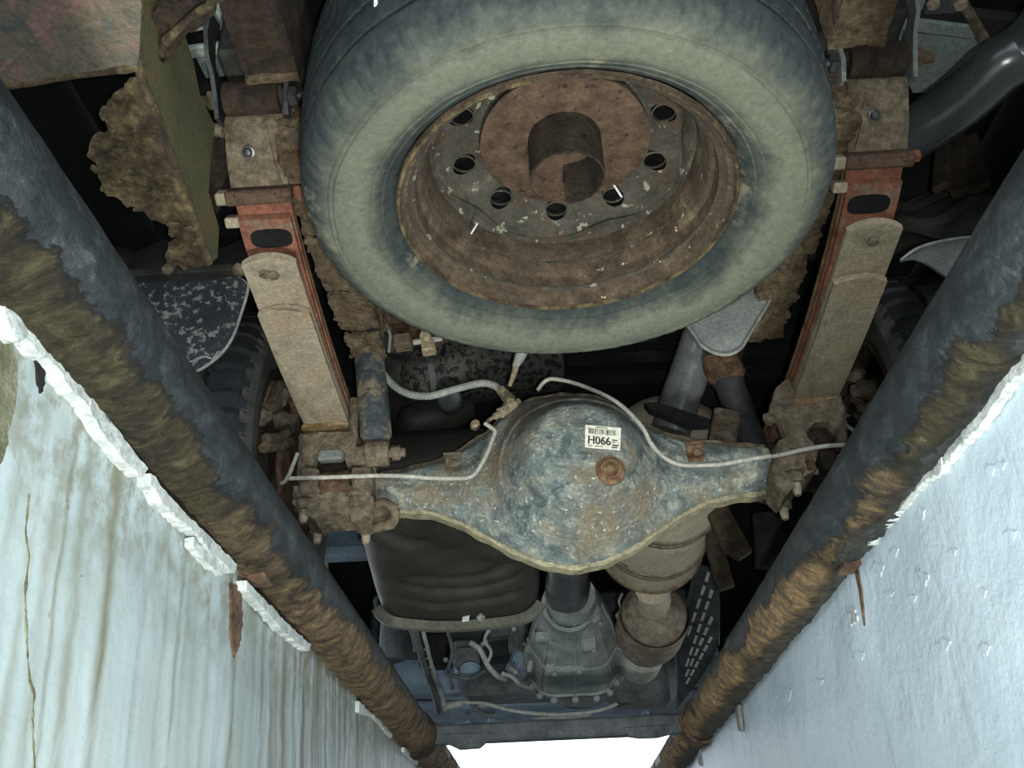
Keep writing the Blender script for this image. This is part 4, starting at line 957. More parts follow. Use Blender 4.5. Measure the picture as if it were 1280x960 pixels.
# ---------------------------------------------------------------- chassis rails
def frame(side, lab):
    t = thing('chassis_rail', lab, 'chassis rail', (side * 0.375, 1.0, 0.46), 'chassis rails')
    x0, x1 = side * 0.343, side * 0.410
    # rear horn: open channel, three scaled plates
    def slab(c, s_, n, amp, seed):
        g = G(); cx, cy, cz = c; hx, hy, hz = [q / 2 for q in s_]
        nx, ny, nz = n
        def face(o, a, b_, na, nb): g.grid(lambda p, q: Vector(o) + Vector(a) * p + Vector(b_) * q, na, nb)
        face((cx - hx, cy - hy, cz - hz), (2 * hx, 0, 0), (0, 2 * hy, 0), nx, ny); face((cx - hx, cy - hy, cz + hz), (2 * hx, 0, 0), (0, 2 * hy, 0), nx, ny)
        face((cx - hx, cy - hy, cz - hz), (0, 2 * hy, 0), (0, 0, 2 * hz), ny, nz); face((cx + hx, cy - hy, cz - hz), (0, 2 * hy, 0), (0, 0, 2 * hz), ny, nz)
        face((cx - hx, cy - hy, cz - hz), (2 * hx, 0, 0), (0, 0, 2 * hz), nx, nz); face((cx - hx, cy + hy, cz - hz), (2 * hx, 0, 0), (0, 0, 2 * hz), nx, nz)
        return g.rough(amp, 42, seed)
    m1 = 'rust_dark' if side < 0 else 'rust_scale'
    part('bottom_flange', slab((side * 0.3765, 0.60, 0.554), (0.067, 0.40, 0.008), (12, 60, 2), 0.0028, 1 + side), m1, t)
    part('web', slab((side * 0.345, 0.60, 0.60), (0.007, 0.40, 0.098), (2, 60, 14), 0.0024, 3 + side), m1, t)
    part('web', slab((side * 0.408, 0.60, 0.60), (0.007, 0.40, 0.098), (2, 60, 14), 0.0024, 5 + side), m1, t)
    part('horn_lip', slab((side * 0.3765, 0.793, 0.552), (0.070, 0.012, 0.014), (14, 3, 3), 0.003, 7 + side), 'rust_scale', t)
    part('hanger_block', G().box((side * 0.405, 0.84, 0.665), (0.11, 0.09, 0.12), bev=.006), 'dark_body', t)
    # main run over the axle, scaled
    R = []
    for i in range(31):
        y = 0.86 + (0.50 if side < 0 else 0.60) * i / 30
        z = 0.478 + 0.05 * sst(1.26, 1.36, y if side < 0 else y - 0.1)
        xa, xb = side * 0.318, side * 0.384
        ring = []
        for (a, b_, n) in (((xa, z), (xb, z), 8), ((xb, z), (xb, z + 0.12), 10), ((xb, z + 0.12), (xa, z + 0.12), 6), ((xa, z + 0.12), (xa, z), 10)):
            for k in range(n): ring.append(V(a[0] + (b_[0] - a[0]) * k / n, y, a[1] + (b_[1] - a[1]) * k / n))
        R.append(ring)
    g = crust(G().rings(R), 0.014, 0.007, 48, 9 + side); part('main_run', g, 'rust_scale', t)
    part('front_run', G().box((side * 0.36, 1.83, 0.67), (0.066, 0.96, 0.11), bev=.006), 'dark_body', t)
    # broken scale edges and a joint plate
    for k, (y, w) in enumerate(((1.02, 0.10), (1.16, 0.09), (1.28, 0.08))):
        pts = ragged([(-0.030, 0), (0.030, 0.004), (0.032, w), (-0.031, w - 0.005)], 0.006, 0.004, 40 + k + side)
        g = G().plate([V(side * 0.351 + a, y + b_, 0.470 + 0.002 * k) for a, b_ in pts], 0.006, (0, 0, -1)); part('scale_plate', crust(g, 0.008, 0.006, 60, k), 'rust_scale', t)
    return t
frame(-1, 'rust scaled chassis rail beside the blue shock absorber')
frame(1, 'rust scaled chassis rail between heat shield and right leaf spring')

# ---------------------------------------------------------------- exhaust
ex = thing('tailpipe', 'shiny grey exhaust tailpipe rising behind the spare tire to the right', 'exhaust pipe', at(845, 515, y=1.58))
path = crom([at(838, 540, y=1.60), at(850, 500, y=1.58), at(866, 455, y=1.55), at(880, 415, y=1.52), V(0.33, 1.42, 0.66), V(0.35, 1.25, 0.66), V(0.372, 1.10, 0.62), at(1030, 204, z=0.56), at(1090, 186, z=0.552), at(1140, 166, z=0.548), at(1200, 126, z=0.545), at(1250, 82, z=0.545), at(1300, 45, z=0.55), V(0.66, 0.62, 0.57)], 9)
rad = [0.040 - 0.002 * sst(60, 95, i) for i in range(len(path))]
part('pipe', G().tube(path[:46], rad[:46], 32), 'chrome_pipe', ex, 60)
part('tail_section', G().tube(path[45:], rad[45:], 32), 'dark_pipe', ex, 60)
fpts = [at(*q, y=1.55) for q in ((806, 507), (822, 506), (888, 527), (886, 534), (862, 535), (812, 515))]
part('flange', G().plate(fpts, 0.02), 'rubber', ex)
seam = [at(1215, 165, z=0.51), at(1240, 140, z=0.512), at(1262, 112, z=0.514), at(1285, 85, z=0.52)]
hsd = thing('heat_shield', 'smooth grey tongue shaped metal shield between spare tire and tailpipe', 'heat shield', at(905, 440, y=1.24))
hp = [(850, 395), (868, 420), (878, 434), (895, 443), (912, 444), (926, 436), (936, 420), (960, 380), (975, 352), (984, 325), (960, 290), (900, 330)]
def hy(px, py): return 1.215 + (440 - py) * 0.0005
P = [at(px, py, y=hy(px, py)) for px, py in hp]
part('sheet', G().plate(P, 0.004), 'heat_shield', hsd)
edge = crom([P[0], P[1], P[2], P[3], P[4], P[5], P[6], P[7], P[8]], 6)
part('rolled_edge', G().tube([p + V(0, -0.003, 0) for p in edge], 0.0028, 8), 'flap_edge', hsd)

# ---------------------------------------------------------------- muffler, catalytic converter
mu = thing('muffler', 'large beige cylindrical muffler with seam bands below the axle', 'muffler', (0.205, 1.9, 0.27))
MC = V(0.212, 0, 0.402); mr = 0.130
part('shell', G().lathe([(0.03, 1.62), (0.09, 1.625), (mr - .004, 1.65), (mr, 1.66), (mr, 2.16), (mr - 0.006, 2.185), (0.10, 2.20), (0.05, 2.205)], MC, (0, 1, 0), 72, cap=True), 'muffler', mu, 45)
for y in (1.845, 2.06):
    part('band', G().lathe([(mr - .002, y - .018), (mr + .004, y - .016), (mr + .0035, y - .006), (mr + .001, y - .002), (mr + .0045, y + .004), (mr + .004, y + .014), (mr - .002, y + .017)], MC, (0, 1, 0), 72), 'cat', mu, 30)
part('end_rim', G().lathe([(mr - .004, 2.155), (mr + .004, 2.158), (mr + .005, 2.170), (mr - .003, 2.178)], MC, (0, 1, 0), 72), 'dusty_brown', mu)
part('dent', G().plate([V(0.112, 2.05, 0.318), V(0.125, 2.09, 0.305), V(0.140, 2.03, 0.292)], 0.004).rough(.002, 60), 'engine_dark', mu)
part('outlet_pipe', G().tube(crom([at(815, 735, y=2.19), at(818, 748, y=2.26), at(815, 758, y=2.34)], 4), 0.042, 28), 'muffler', mu)
ct = thing('catalytic_converter', 'brown catalytic converter with bright ribbed flex joint under the muffler', 'catalytic converter', at(800, 838, y=2.75))
a, b_ = at(818, 765, y=2.34), at(806, 806, y=2.62); d = (b_ - a).normalized()
L = (b_ - a).length
g = G().lathe([(0.035, -0.03), (0.060, -0.022), (0.082, -0.004), (0.087, 0.02), (0.087, L * 0.62), (0.080, L * 0.80), (0.064, L)], a, d, 56, cap=True); part('shell', g.rough(.0012, 40), 'cat', ct, 45)
b2 = at(797, 836, y=2.86); d2 = (b2 - b_).normalized(); L2 = (b2 - b_).length
pr = []
for k in range(41):
    t = k / 40; pr.append((0.064 - 0.008 * t + 0.0050 * math.sin(t * PI * 9), L2 * t * 0.8))
part('flex_joint', G().lathe(pr, b_, d2, 48), 'steel_bright', ct, 60)
part('pipe', G().tube([b_ + d2 * L2 * 0.8, b_ + d2 * L2 * 1.02], 0.047, 26), 'cat', ct)
part('shield', G().lathe([(0.092, L * 0.02), (0.0935, L * 0.10), (0.0935, L * 0.5), (0.091, L * 0.62)], a, d, 40, math.radians(20), math.radians(230)), 'cat', ct)
part('sensor_wire', G().tube(crom([at(778, 742, y=2.4), at(774, 752, y=2.42), at(776, 762, y=2.42), at(771, 770, y=2.42), at(777, 778, y=2.44)], 5), 0.0035, 8), 'brake_line', ct)

# ---------------------------------------------------------------- drive shaft, gearbox
ds = thing('drive_shaft', 'smooth dark drive shaft running from axle to gearbox', 'drive shaft', (0.0, 2.0, 0.33))
a, b_ = V(0.0, 1.45, 0.27), at(709, 752, y=2.52); d = (b_ - a).normalized(); L = (b_ - a).length
part('tube', G().lathe([(0.04, 0.0), (0.050, 0.02), (0.050, L * 0.72), (0.056, L * 0.74), (0.059, L * 0.80), (0.059, L * 0.98), (0.050, L * 1.0)], a, d, 40, cap=True), 'dull_pipe', ds, 40)
part('yoke', G().lathe([(0.060, L * 0.985), (0.064, L * 0.992), (0.064, L * 1.03), (0.05, L * 1.04)], a, d, 40, cap=True), 'engine_dark', ds)
gb = thing('gearbox', 'grey cast gearbox with ribs at the end of the drive shaft', 'gearbox', at(712, 868, y=2.9))
spec = [(2.40, 716, 742, 27, 24), (2.46, 716, 750, 34, 28), (2.55, 716, 770, 45, 34), (2.66, 717, 795, 54, 38), (2.76, 717, 812, 57, 38), (2.86, 716, 828, 57, 36), (2.93, 716, 835, 55, 34), (2.94, 715, 838, 45, 30)]
R = []; CC = []
for (y, px, py, rw, rh) in spec:
    c = at(px, py, y=y); sc_ = (c - CAM_LOC).dot(FW) / FPX
    CC.append((c, rw * sc_, rh * sc_ * 1.1))
    ring = []
    for k in range(56):
        an = 2 * PI * k / 56; ca, sa = math.cos(an), math.sin(an)
        q = 1 + 0.035 * math.cos(6 * an)
        ring.append(V(c.x + math.copysign(abs(ca) ** .8, ca) * rw * sc_ * q, y, c.z + math.copysign(abs(sa) ** .8, sa) * rh * sc_ * 1.1 * q))
    R.append(ring)
part('case', G().rings(R).rough(0.003, 26, 4), 'alu', gb, 50)
# ribs: centre seam and two hoops
def gpt(i, an, lift):
    c, rw, rh = CC[i]; ca, sa = math.cos(an), math.sin(an); q = 1 + 0.035 * math.cos(6 * an)
    return V(c.x + math.copysign(abs(ca) ** .8, ca) * (rw * q + lift), c.y, c.z + math.copysign(abs(sa) ** .8, sa) * (rh * q + lift))
for an in (-PI / 2, -PI / 2 - 0.75, -PI / 2 + 0.75, -0.15, PI + 0.15):
    part('rib', G().tube(crom([gpt(i, an, 0.0) for i in range(1, 7)], 4), 0.0055, 8), 'alu', gb)
for i in (3, 5):
    part('hoop', G().tube([gpt(i, PI + PI * k / 40, 0.001) for k in range(41)], 0.006, 8), 'alu', gb)
for k in range(9):
    an = PI + PI * (k + .5) / 9; p = gpt(6, an, 0.012)
    part('bolt', G().hexa(p + V(0, -0.03, 0), (0, -1, 0), 0.011, 0.014), 'alu', gb)
part('tail_collar', G().lathe([(0.064, -.02), (0.075, -.02), (0.078, .02), (0.066, .02)], at(711, 757, y=2.47), d, 36, loop=True), 'alu', gb)
part('bell_flange', G().lathe([(0.115, 0), (0.150, 0), (0.150, 0.03), (0.115, 0.03)], V(CC[6][0].x + .02, 2.93, CC[6][0].z + .03), (0, 1, 0), 48, loop=True).rough(.004, 30), 'engine_dark', gb)
for (px, py, w_, h_) in ((690, 790, .05, .03), (735, 800, .045, .04), (712, 845, .09, .02), (690, 830, .035, .03), (748, 770, .03, .05)):
    c = at(px, py, y=2.55); dd = (c - CAM_LOC).normalized()
    best = min((gpt(i, -PI / 2 + a_ * 0.1, 0.0) for i in range(1, 7) for a_ in range(-13, 14)), key=lambda p: ((p - CAM_LOC) - dd * (p - CAM_LOC).dot(dd)).length)
    part('boss', crust(G().box(best, (w_, 0.05, h_), bev=.006), 0.012, 0.002, 60, px), 'alu', gb)
    part('bolt', G().hexa(best + V(w_ * .3, -0.02, -h_ * .5), (0, -.5, -1), .008, .008), 'alu', gb)
for sx_ in (-1, 1):
    part('side_lug', crust(G().beam(gpt(3, -PI / 2 + sx_ * 1.35, 0.004), gpt(6, -PI / 2 + sx_ * 1.3, 0.006), 0.035, 0.03, .005), 0.012, 0.004, 50, sx_), 'alu', gb)
part('bracket', G().beam(at(762, 778, y=2.72), at(775, 830, y=2.86), 0.035, 0.02, .004).rough(.003, 40), 'engine_dark', gb)

# ---------------------------------------------------------------- fuel tank
tk = thing('fuel_tank', 'big black plastic fuel tank with wavy creases below the axle', 'fuel tank', (-0.26, 1.85, 0.18))
def tring(y, infl=0.0, n=64, crease=True):
    zb = 0.330 - 0.30 * (y - 1.60) if y < 2.0 else 0.210 - 0.16 * (y - 2.0)
    hw = 0.192 + infl; hz = 0.05 + 0.08 * sst(1.58, 1.85, y); zc_ = zb + hz; hh = hz + infl
    ring = []
    for k in range(n):
        an = 2 * PI * k / n; ca, sa = math.cos(an), math.sin(an)
        x = -0.260 + math.copysign(abs(ca) ** 0.55, ca) * hw; z = zc_ + math.copysign(abs(sa) ** 0.55, sa) * hh
        cr = 0.0
        if sa < 0:
            cr = 0.006 * math.sin(30 * y + 2.2 * math.sin(9 * x) + 1.0) * sst(-0.42, -0.2, x) * sst(1.72, 1.85, y)
            for yc, kk, am in ((1.955, 1.2, 0.014), (2.005, 0.9, 0.012), (1.90, -0.35, 0.010)):
                cr += am * math.exp(-((y - (yc - kk * (x + 0.22) ** 2)) / 0.011) ** 2) * sst(-0.43, -0.33, x) * sst(-0.08, -0.14, x)
            cr += 0.020 * math.exp(-((y - (1.75 + 0.55 * (x + .4))) / 0.02) ** 2) + 0.006 * fn((x, y, z), 9, 3)
        ring.append(V(x, y, z + cr))
    return ring
ys = [1.58 + 0.0041 * i for i in range(121)]
R = [[V(-0.26 + (p.x + .26) * s_, y0, .38 + (p.z - .38) * s_) for p in tring(1.58)] for s_, y0 in ((0.55, 1.555), (0.88, 1.565))]
R += [tring(y) for y in ys]
c = [tring(ys[-1])]
R += [[V(-0.26 + (p.x + .26) * 0.93, 2.075, .37 + (p.z - .37) * 0.93) for p in tring(ys[-1])]]
part('shell', G().rings(R), 'plastic', tk, 50)
a = tring(2.06, 0.004); b_ = tring(2.06, 0.024); a2 = [p + V(0, .022, 0) for p in a]; b2 = [p + V(0, .022, 0) for p in b_]
half = [k for k in range(64) if 37 <= k <= 59]
part('pinch_flange', G().rings([[a[k] for k in half], [b_[k] for k in half], [b2[k] for k in half], [a2[k] for k in half]], closed=False, cap=False, loop=True), 'plastic_lip', tk, 30)
part('warning_mark', G().plate([at(578, 771, y=2.045), at(587, 769, y=2.045), at(586, 776, y=2.045), at(578, 777, y=2.045)], 0.004, (0, -1, -1)), 'white_tape', tk)
part('strap_end', G().tube([at(604, 768, y=2.05), at(598, 774, y=2.055)], 0.008, 10), 'flap_edge', tk)

# ---------------------------------------------------------------- rear wheels
def rear_wheel(side, lab):
    cx, cy, cz, r = side * 0.585, 1.44, 0.288, 0.290
    t = thing('rear_wheel', lab, 'wheel', (cx, cy, 0.0), 'rear wheels on the axle')
    pr = [(0.185, -0.075), (0.20, -0.088), (0.225, -0.096), (0.248, -0.098), (0.252, -0.0995), (0.255, -0.098), (0.268, -0.093), (0.278, -0.086), (0.286, -0.076), (0.289, -0.066), (0.290, -0.05), (0.290, -0.036), (0.281, -0.034), (0.281, -0.028), (0.290, -0.026), (0.291, 0.0), (0.290, 0.05), (0.286, 0.076), (0.26, 0.095), (0.22, 0.095), (0.185, 0.075)]
    if side < 0: ax = (-1, 0, 0)
    else: ax = (1, 0, 0)
    def w(a, rr, h):
        if rr > 0.272 and h < -0.03:
            k = (a * 46 / (2 * PI)) % 1.0
            if k < 0.13: return -0.012
        if rr > 0.280 and h >= -0.026 and h < 0.06:
            k = (a * 46 / (2 * PI) + h * 6) % 1.0
            if k < 0.14: return -0.010
        return 0
    def w2(a, rr, h):
        return w(a, rr, h)
    tg = G().lathe(pr[6:18], (cx, cy, cz), ax, 46 * 8, wave=w); part('tread', tg, 'rubber', t, 35)
    sg = G().lathe(pr[:8], (cx, cy, cz), ax, 96); part('sidewall', sg, 'rubber_dusty', t, 60)
    g = G()
    for k in range(92):                                      # fine shoulder ribs
        a = 2 * PI * k / 92; u_ = V(0, math.cos(a), math.sin(a)); c = V(cx, cy, cz)
        g.beam(c + u_ * 0.263 + V(-side * 0.0955, 0, 0), c + u_ * 0.277 + V(-side * 0.0885, 0, 0), 0.003, 0.003)
    part('shoulder_ribs', g, 'rubber_dusty', t, 0)['kind'] = 'stuff'
    part('rim', G().lathe([(0.190, -0.082), (0.186, -0.086), (0.180, -0.084), (0.172, -0.070), (0.165, -0.03), (0.160, 0.02), (0.02, 0.03)], (cx, cy, cz), ax, 60), 'rust_dark', t)
    part('outer_sidewall', G().lathe([(0.26, 0.095), (0.19, 0.09), (0.02, 0.06)], (cx, cy, cz), ax, 48), 'rubber', t)
    # brake drum and backing plate
    dr = part('brake_drum', G().lathe([(0.02, -0.070), (0.10, -0.070), (0.118, -0.066), (0.126, -0.055), (0.126, -0.03), (0.118, 0.0), (0.02, 0.0)], (cx, cy, cz), ax, 52).rough(.003, 34, 2), 'rust_dark', t)
    part('backing_plate', G().lathe([(0.03, -0.100), (0.070, -0.102), (0.088, -0.096), (0.090, -0.090), (0.086, -0.086)], (cx, cy, cz), ax, 52).rough(.002, 30, 3), 'rust', t)
    X_ = -side * 0.088 + cx
    spots = (((345, 496), .030, .03), ((358, 524), .017, .03), ((336, 520), .016, .02)) if side < 0 else (((1075, 488), .020, .03), ((1062, 470), .014, .02), ((1085, 510), .016, .02))
    for k, ((px, py), r_, h_) in enumerate(spots):
        p = at(px, py, x=X_)
        part('boss', crust(G().lathe([(r_, 0), (r_ * .98, h_ * .6), (r_ * .6, h_), (r_ * .55, h_ * 1.2), (0.0001, h_ * 1.2)], p + V(side * .02, 0, 0), (-side, -.3, -.2), 22), 0.010, .0025, 60, k), 'dusty_brown', dr, 50)
    lev = (((332, 549), (350, 546), (368, 534), (378, 540)), ((330, 560), (352, 556), (372, 548)), ((338, 506), (352, 480), (366, 500), (370, 530))) if side < 0 else (((1068, 500), (1082, 512), (1092, 508)), ((1062, 515), (1078, 522), (1090, 520)))
    for k, q in enumerate(lev):
        part('brake_lever', crust(G().tube(crom([at(a_, b2_, x=X_ - side * .01) for a_, b2_ in q], 6), 0.0085, 10), 0.008, .003, 60, k), 'rust_scale', dr, 50)
    return t
rear_wheel(-1, 'rear road wheel with blocky tread beside the black mud flap')
rear_wheel(1, 'rear road wheel mostly hidden beside the pale wheel arch lip')
for px0, px1, s_, lab in (((335, 620), (378, 540), 0, 'short pale brake wire curving at the drum beside the blocky tire'),):
    pipe('brake_cable', [at(352, 604, y=1.36), at(360, 596, y=1.35), at(372, 566, y=1.34)], 0.0035, 'brake_line', lab, 'cable')
pipe('brake_cable', [at(1078, 548, y=1.36), at(1062, 535, y=1.35), at(1053, 528, y=1.35), at(1052, 522, y=1.36), at(1060, 520, y=1.38)], 0.0035, 'brake_line', 'short pale brake wire bent like a hook beside the right rail', 'cable')
pipe('brake_pipe', [at(1010, 589, y=1.37), at(1030, 590, y=1.37), at(1050, 586, y=1.37)], 0.005, 'brake_line', 'short pale pipe stub below the right brake pipe', 'pipe')

# ---------------------------------------------------------------- mud flaps, wheel arch
fl = thing('mud_flap', 'black rounded mud flap speckled with mud beside the left spring', 'mud flap', at(250, 465, y=1.07))
px_ = [(150, 352), (205, 349), (262, 344), (292, 346), (307, 354), (309, 364), (300, 395), (291, 420), (278, 440), (258, 457), (238, 466), (222, 464), (190, 440), (150, 430)]
P = [at(a, b_, y=1.06 + 0.0001 * (b_ - 340)) for a, b_ in px_]
part('flap', G().plate(crom(P + [P[0]], 5)[:-1], 0.006, (0, -1, 0)), 'flap', fl)
part('rolled_edge', G().tube(crom(P[1:12], 6), 0.0028, 8), 'flap_edge', fl)
pe = crom([at(233, 446, y=1.056), at(238, 452, y=1.056), at(246, 449, y=1.056), at(256, 446, y=1.056), at(266, 448, y=1.056), at(272, 440, y=1.056)], 4)
part('mud_line', G().tube(pe, 0.0012, 6), 'flap_edge', fl)
part('mounting_bar', G().beam(at(100, 349, y=1.05), at(310, 337, y=1.05), 0.02, 0.012, .002), 'dark_body', fl)
for px, py in ((212, 338), (300, 338)): part('bolt', G().hexa(at(px, py, y=1.045), (0, -1, -.3), 0.010, 0.008), 'dusty_brown', fl)
ar = thing('wheel_arch_lip', 'pale grey curved wheel arch lip beside the right pipe rail', 'wheel arch', at(1170, 330, y=1.06))
cs = []
arc = crom([at(1126, 326, y=1.06), at(1145, 312, y=1.05), at(1168, 304, y=1.05), at(1195, 299, y=1.05), at(1222, 296, y=1.05), at(1260, 292, y=1.05)], 5)
arc2 = crom([at(1126, 327, y=1.06), at(1144, 324, y=1.03), at(1160, 330, y=1.01), at(1178, 342, y=1.0), at(1192, 352, y=1.0), at(1230, 385, y=1.0)], 5)
for p, q in zip(arc, arc2):
    m_ = (p + q) / 2 + V(0, -0.012, -0.006)
    cs.append([p, m_, q, q + V(0, 0.006, 0.003), m_ + V(0, .006, .004), p + V(0, .006, .003)])
part('sheet', G().rings(cs), 'grey_paint', ar, 50)
part('rolled_edge', G().tube(arc, 0.003, 8), 'flap_edge', ar)
ia = thing('inner_wheel_arch', 'dark pressed inner wheel arch above the pale arch lip', 'wheel arch', (0.56, 1.1, 0.5))
def iaf(a, b_):
    x = 0.455 + 0.33 * b_; an = math.radians(158 - 70 * a)
    r = 0.40 + 0.010 * math.sin(b_ * 14) 
    return V(x, 1.44 + r * math.cos(an), 0.30 + r * math.sin(an) + 0.012 * math.exp(-((a - .25) / .05) ** 2))
part('skin', G().grid(iaf, 40, 18), 'dark_body', ia, 60)
for k in range(3): part('rib', G().tube(crom([iaf(0.05 + .16 * k + .07 * q, 0.15 + .2 * q) + V(0, -.004, -.004) for q in range(5)], 4), 0.012, 10), 'dark_body', ia)
ia = thing('inner_wheel_arch', 'dark pressed inner wheel arch behind the black mud flap', 'wheel arch', (-0.56, 1.1, 0.5))
part('skin', G().grid(lambda a, b_: V(-iaf(a, b_).x, iaf(a, b_).y, iaf(a, b_).z), 40, 18), 'dark_body', ia, 60)
bk = thing('body_bracket', 'brown tapered body bracket standing under the tailpipe bend', 'bracket', at(1200, 240, y=1.12))
g = G(); 
for (pa, pb) in (((1180, 175), (1176, 235)), ((1196, 172), (1200, 242)), ((1212, 172), (1226, 236))):
    a, b_ = at(*pa, y=1.13), at(*pb, y=1.08); g.beam(a, b_, 0.026, 0.012, .002)
part('legs', g, 'rust_dark', bk)
part('foot', G().plate([at(1172, 228, y=1.09), at(1200, 246, y=1.08), at(1232, 234, y=1.09), at(1226, 222, y=1.10), at(1180, 220, y=1.10)], 0.006), 'rust_dark', bk)

# ---------------------------------------------------------------- dark canister, valve block
cn = thing('air_canister', 'dark speckled canister lying behind the grey hose', 'canister', (-0.24, 1.68, 0.5))
a, b_ = at(512, 470, y=1.66), at(690, 440, y=1.70); d = (b_ - a).normalized(); L = (b_ - a).length
part('drum', G().lathe([(0.0001, -0.02), (0.05, -0.016), (0.075, 0.0), (0.086, 0.03), (0.088, L), (0.05, L + .02), (0.0001, L + .02)], a, d, 56), 'canister', cn, 50)
a2, b2 = at(515, 527, y=1.64), at(600, 508, y=1.66)
part('lower_pod', G().lathe([(0.0001, -0.03), (0.02, -0.026), (0.034, -0.01), (0.038, 0.02), (0.036, 0.10), (0.02, 0.13), (0.0001, 0.134)], a2, b2 - a2, 36), 'plastic', cn, 50)
part('cap', G().lathe([(0.0001, 0.012), (0.020, 0.012), (0.024, 0.008), (0.026, 0.0), (0.027, -0.03)], at(562, 500, y=1.57), (0, -1, -.35), 36), 'engine_dark', cn)
part('strap', G().lathe([(0.0885, L * 0.10), (0.0905, L * 0.10), (0.0905, L * .14), (0.0885, L * .14)], a, d, 48), 'engine_dark', cn)
vb = thing('valve_block', 'small rusty valve block with nuts beside the blue shock top', 'valve', at(520, 440, y=1.40))
part('body', G().box(at(504, 428, y=1.40), (0.034, 0.03, 0.026), Matrix.Rotation(-.08, 3, 'Y'), bev=.003).rough(.001, 70), 'dusty_brown', vb)
part('body', G().box(at(536, 435, y=1.41), (0.026, 0.026, 0.020), Matrix.Rotation(-.1, 3, 'Y'), bev=.002), 'brass', vb)
part('spindle', G().tube([at(516, 428, y=1.40), at(552, 423, y=1.41)], 0.0055, 10), 'brake_line', vb)
part('knob', G().lathe([(0.0001, 0.012), (0.009, 0.012), (0.011, 0.008), (0.011, 0)], at(532, 421, y=1.40), (0, -1, -.2), 18), 'brass', vb)
part('bracket', G().plate([at(*q, y=1.43) for q in ((486, 395), (530, 408), (560, 425), (545, 432), (500, 415), (492, 440), (486, 440))], 0.006), 'rust', vb)
part('stud', G().tube([at(484, 408, y=1.39), at(488, 420, y=1.39), at(486, 440, y=1.39)], 0.003, 8), 'steel_bright', vb)

# ---------------------------------------------------------------- rusted box section at the upper left
bx = thing('rusted_box_section', 'rust eaten box section with torn bottom and smooth olive side', 'body panel', (-0.48, 0.78, 0.33))
XW = -0.458
def xw(px, py): return at(px, py, x=XW)
edgepts = [xw(172, -30), xw(176, 0), xw(172, 40), xw(178, 95), xw(205, 170), xw(232, 245), xw(262, 329)]
web = edgepts + [xw(270, 322), xw(272, 285), xw(259, 240), xw(262, 195), xw(267, 158), xw(248, 118), xw(240, 78), xw(228, 40), xw(214, 62), xw(205, 82), xw(196, 74), xw(195, 30), xw(200, -30)]
part('side_panel', G().plate(web, 0.004, (1, 0, 0)), 'olive_panel', bx)
low = [(178, 97), (160, 103), (144, 116), (128, 136), (133, 152), (139, 166), (118, 172), (110, 190), (122, 212), (131, 240), (150, 250), (165, 256), (190, 270), (212, 281), (221, 293), (214, 306), (208, 330), (235, 332), (262, 329), (232, 245), (205, 170)]
def zlow(px, py):
    t = (py - 95) / 235.0; return edgepts[3].z + (edgepts[6].z - edgepts[3].z) * t
rnd = random.Random(3)
pts = []
for i, (a, b_) in enumerate(low):
    c_, d_ = low[(i + 1) % len(low)]
    n = max(1, int(math.hypot(c_ - a, d_ - b_) / 5)); jag = 2.6 if i < 17 else 0.4
    for k in range(n):
        t = k / n; X_, Y_ = a + (c_ - a) * t + rnd.uniform(-jag, jag), b_ + (d_ - b_) * t + rnd.uniform(-jag, jag)
        pts.append(at(X_, Y_, z=zlow(X_, Y_)))
part('torn_bottom', crust(G().plate(pts, 0.005, (0, 0, -1)), 0.009, 0.0042, 70, 1), 'rust_yellow', bx, 60)
def inpoly(x, y, P):
    c = False
    for i in range(len(P)):
        (a, b_), (c_, d_) = P[i], P[i - 1]
        if (b_ > y) != (d_ > y) and x < (c_ - a) * (y - b_) / (d_ - b_) + a: c = not c
    return c
g = G(); rnd = random.Random(11); n = 0
while n < 34:                                            # lifted flakes of rust on the torn sheet
    X_, Y_ = rnd.uniform(112, 258), rnd.uniform(108, 328)
    if not inpoly(X_, Y_, low): continue
    c = at(X_, Y_, z=zlow(X_, Y_)) + V(0, 0, -0.004); s_ = rnd.uniform(.004, .012); a0 = rnd.uniform(0, 6)
    g.plate([c + V(s_ * math.cos(a0 + q * 1.05) * rnd.uniform(.6, 1.1), s_ * math.sin(a0 + q * 1.05) * rnd.uniform(.6, 1.1), rnd.uniform(-.002, .002)) for q in range(6)], 0.003, (rnd.uniform(-.3, .3), rnd.uniform(-.3, .3), -1)); n += 1
fo = part('rust_flakes', g, 'rust_yellow', bx, 0); fo['kind'] = 'stuff'
part('folded_edge', G().tube(crom([p + V(-.001, 0, -.001) for p in edgepts], 8), 0.0055, 8).rough(.002, 60, 2), 'rust_yellow', bx)
tl = [(197, 0), (215, -20), (290, -20), (268, 12), (238, 38), (222, 52), (212, 68), (203, 82), (193, 78), (190, 60)]
P = []
for i, (a, b_) in enumerate(tl):
    c_, d_ = tl[(i + 1) % len(tl)]
    for k in range(3):
        t = k / 3; P.append(at(a + (c_ - a) * t + rnd.uniform(-1.6, 1.6), b_ + (d_ - b_) * t + rnd.uniform(-1.6, 1.6), z=0.47))
part('torn_lip', crust(G().plate(P, 0.012, (0, 0, -1)), 0.009, 0.006, 60, 3), 'rust_dark', bx)
part('torn_ridge', G().tube(crom([at(194, 76, z=.46), at(214, 46, z=.458), at(240, 22, z=.456), at(262, 6, z=.455), at(285, -14, z=.455)], 6), 0.005, 8).rough(.003, 70, 1), 'rust_yellow', bx)
part('bracket', G().plate([at(*q, y=0.93) for q in ((262, 175), (282, 172), (288, 215), (280, 240), (268, 262), (262, 235))], 0.02).rough(.004, 40), 'rust_dark', bx)
part('bolt', G().tube([at(262, 161, y=0.88), at(280, 164, y=0.88)], 0.009, 12).rough(.001, 60), 'dusty_brown', bx)

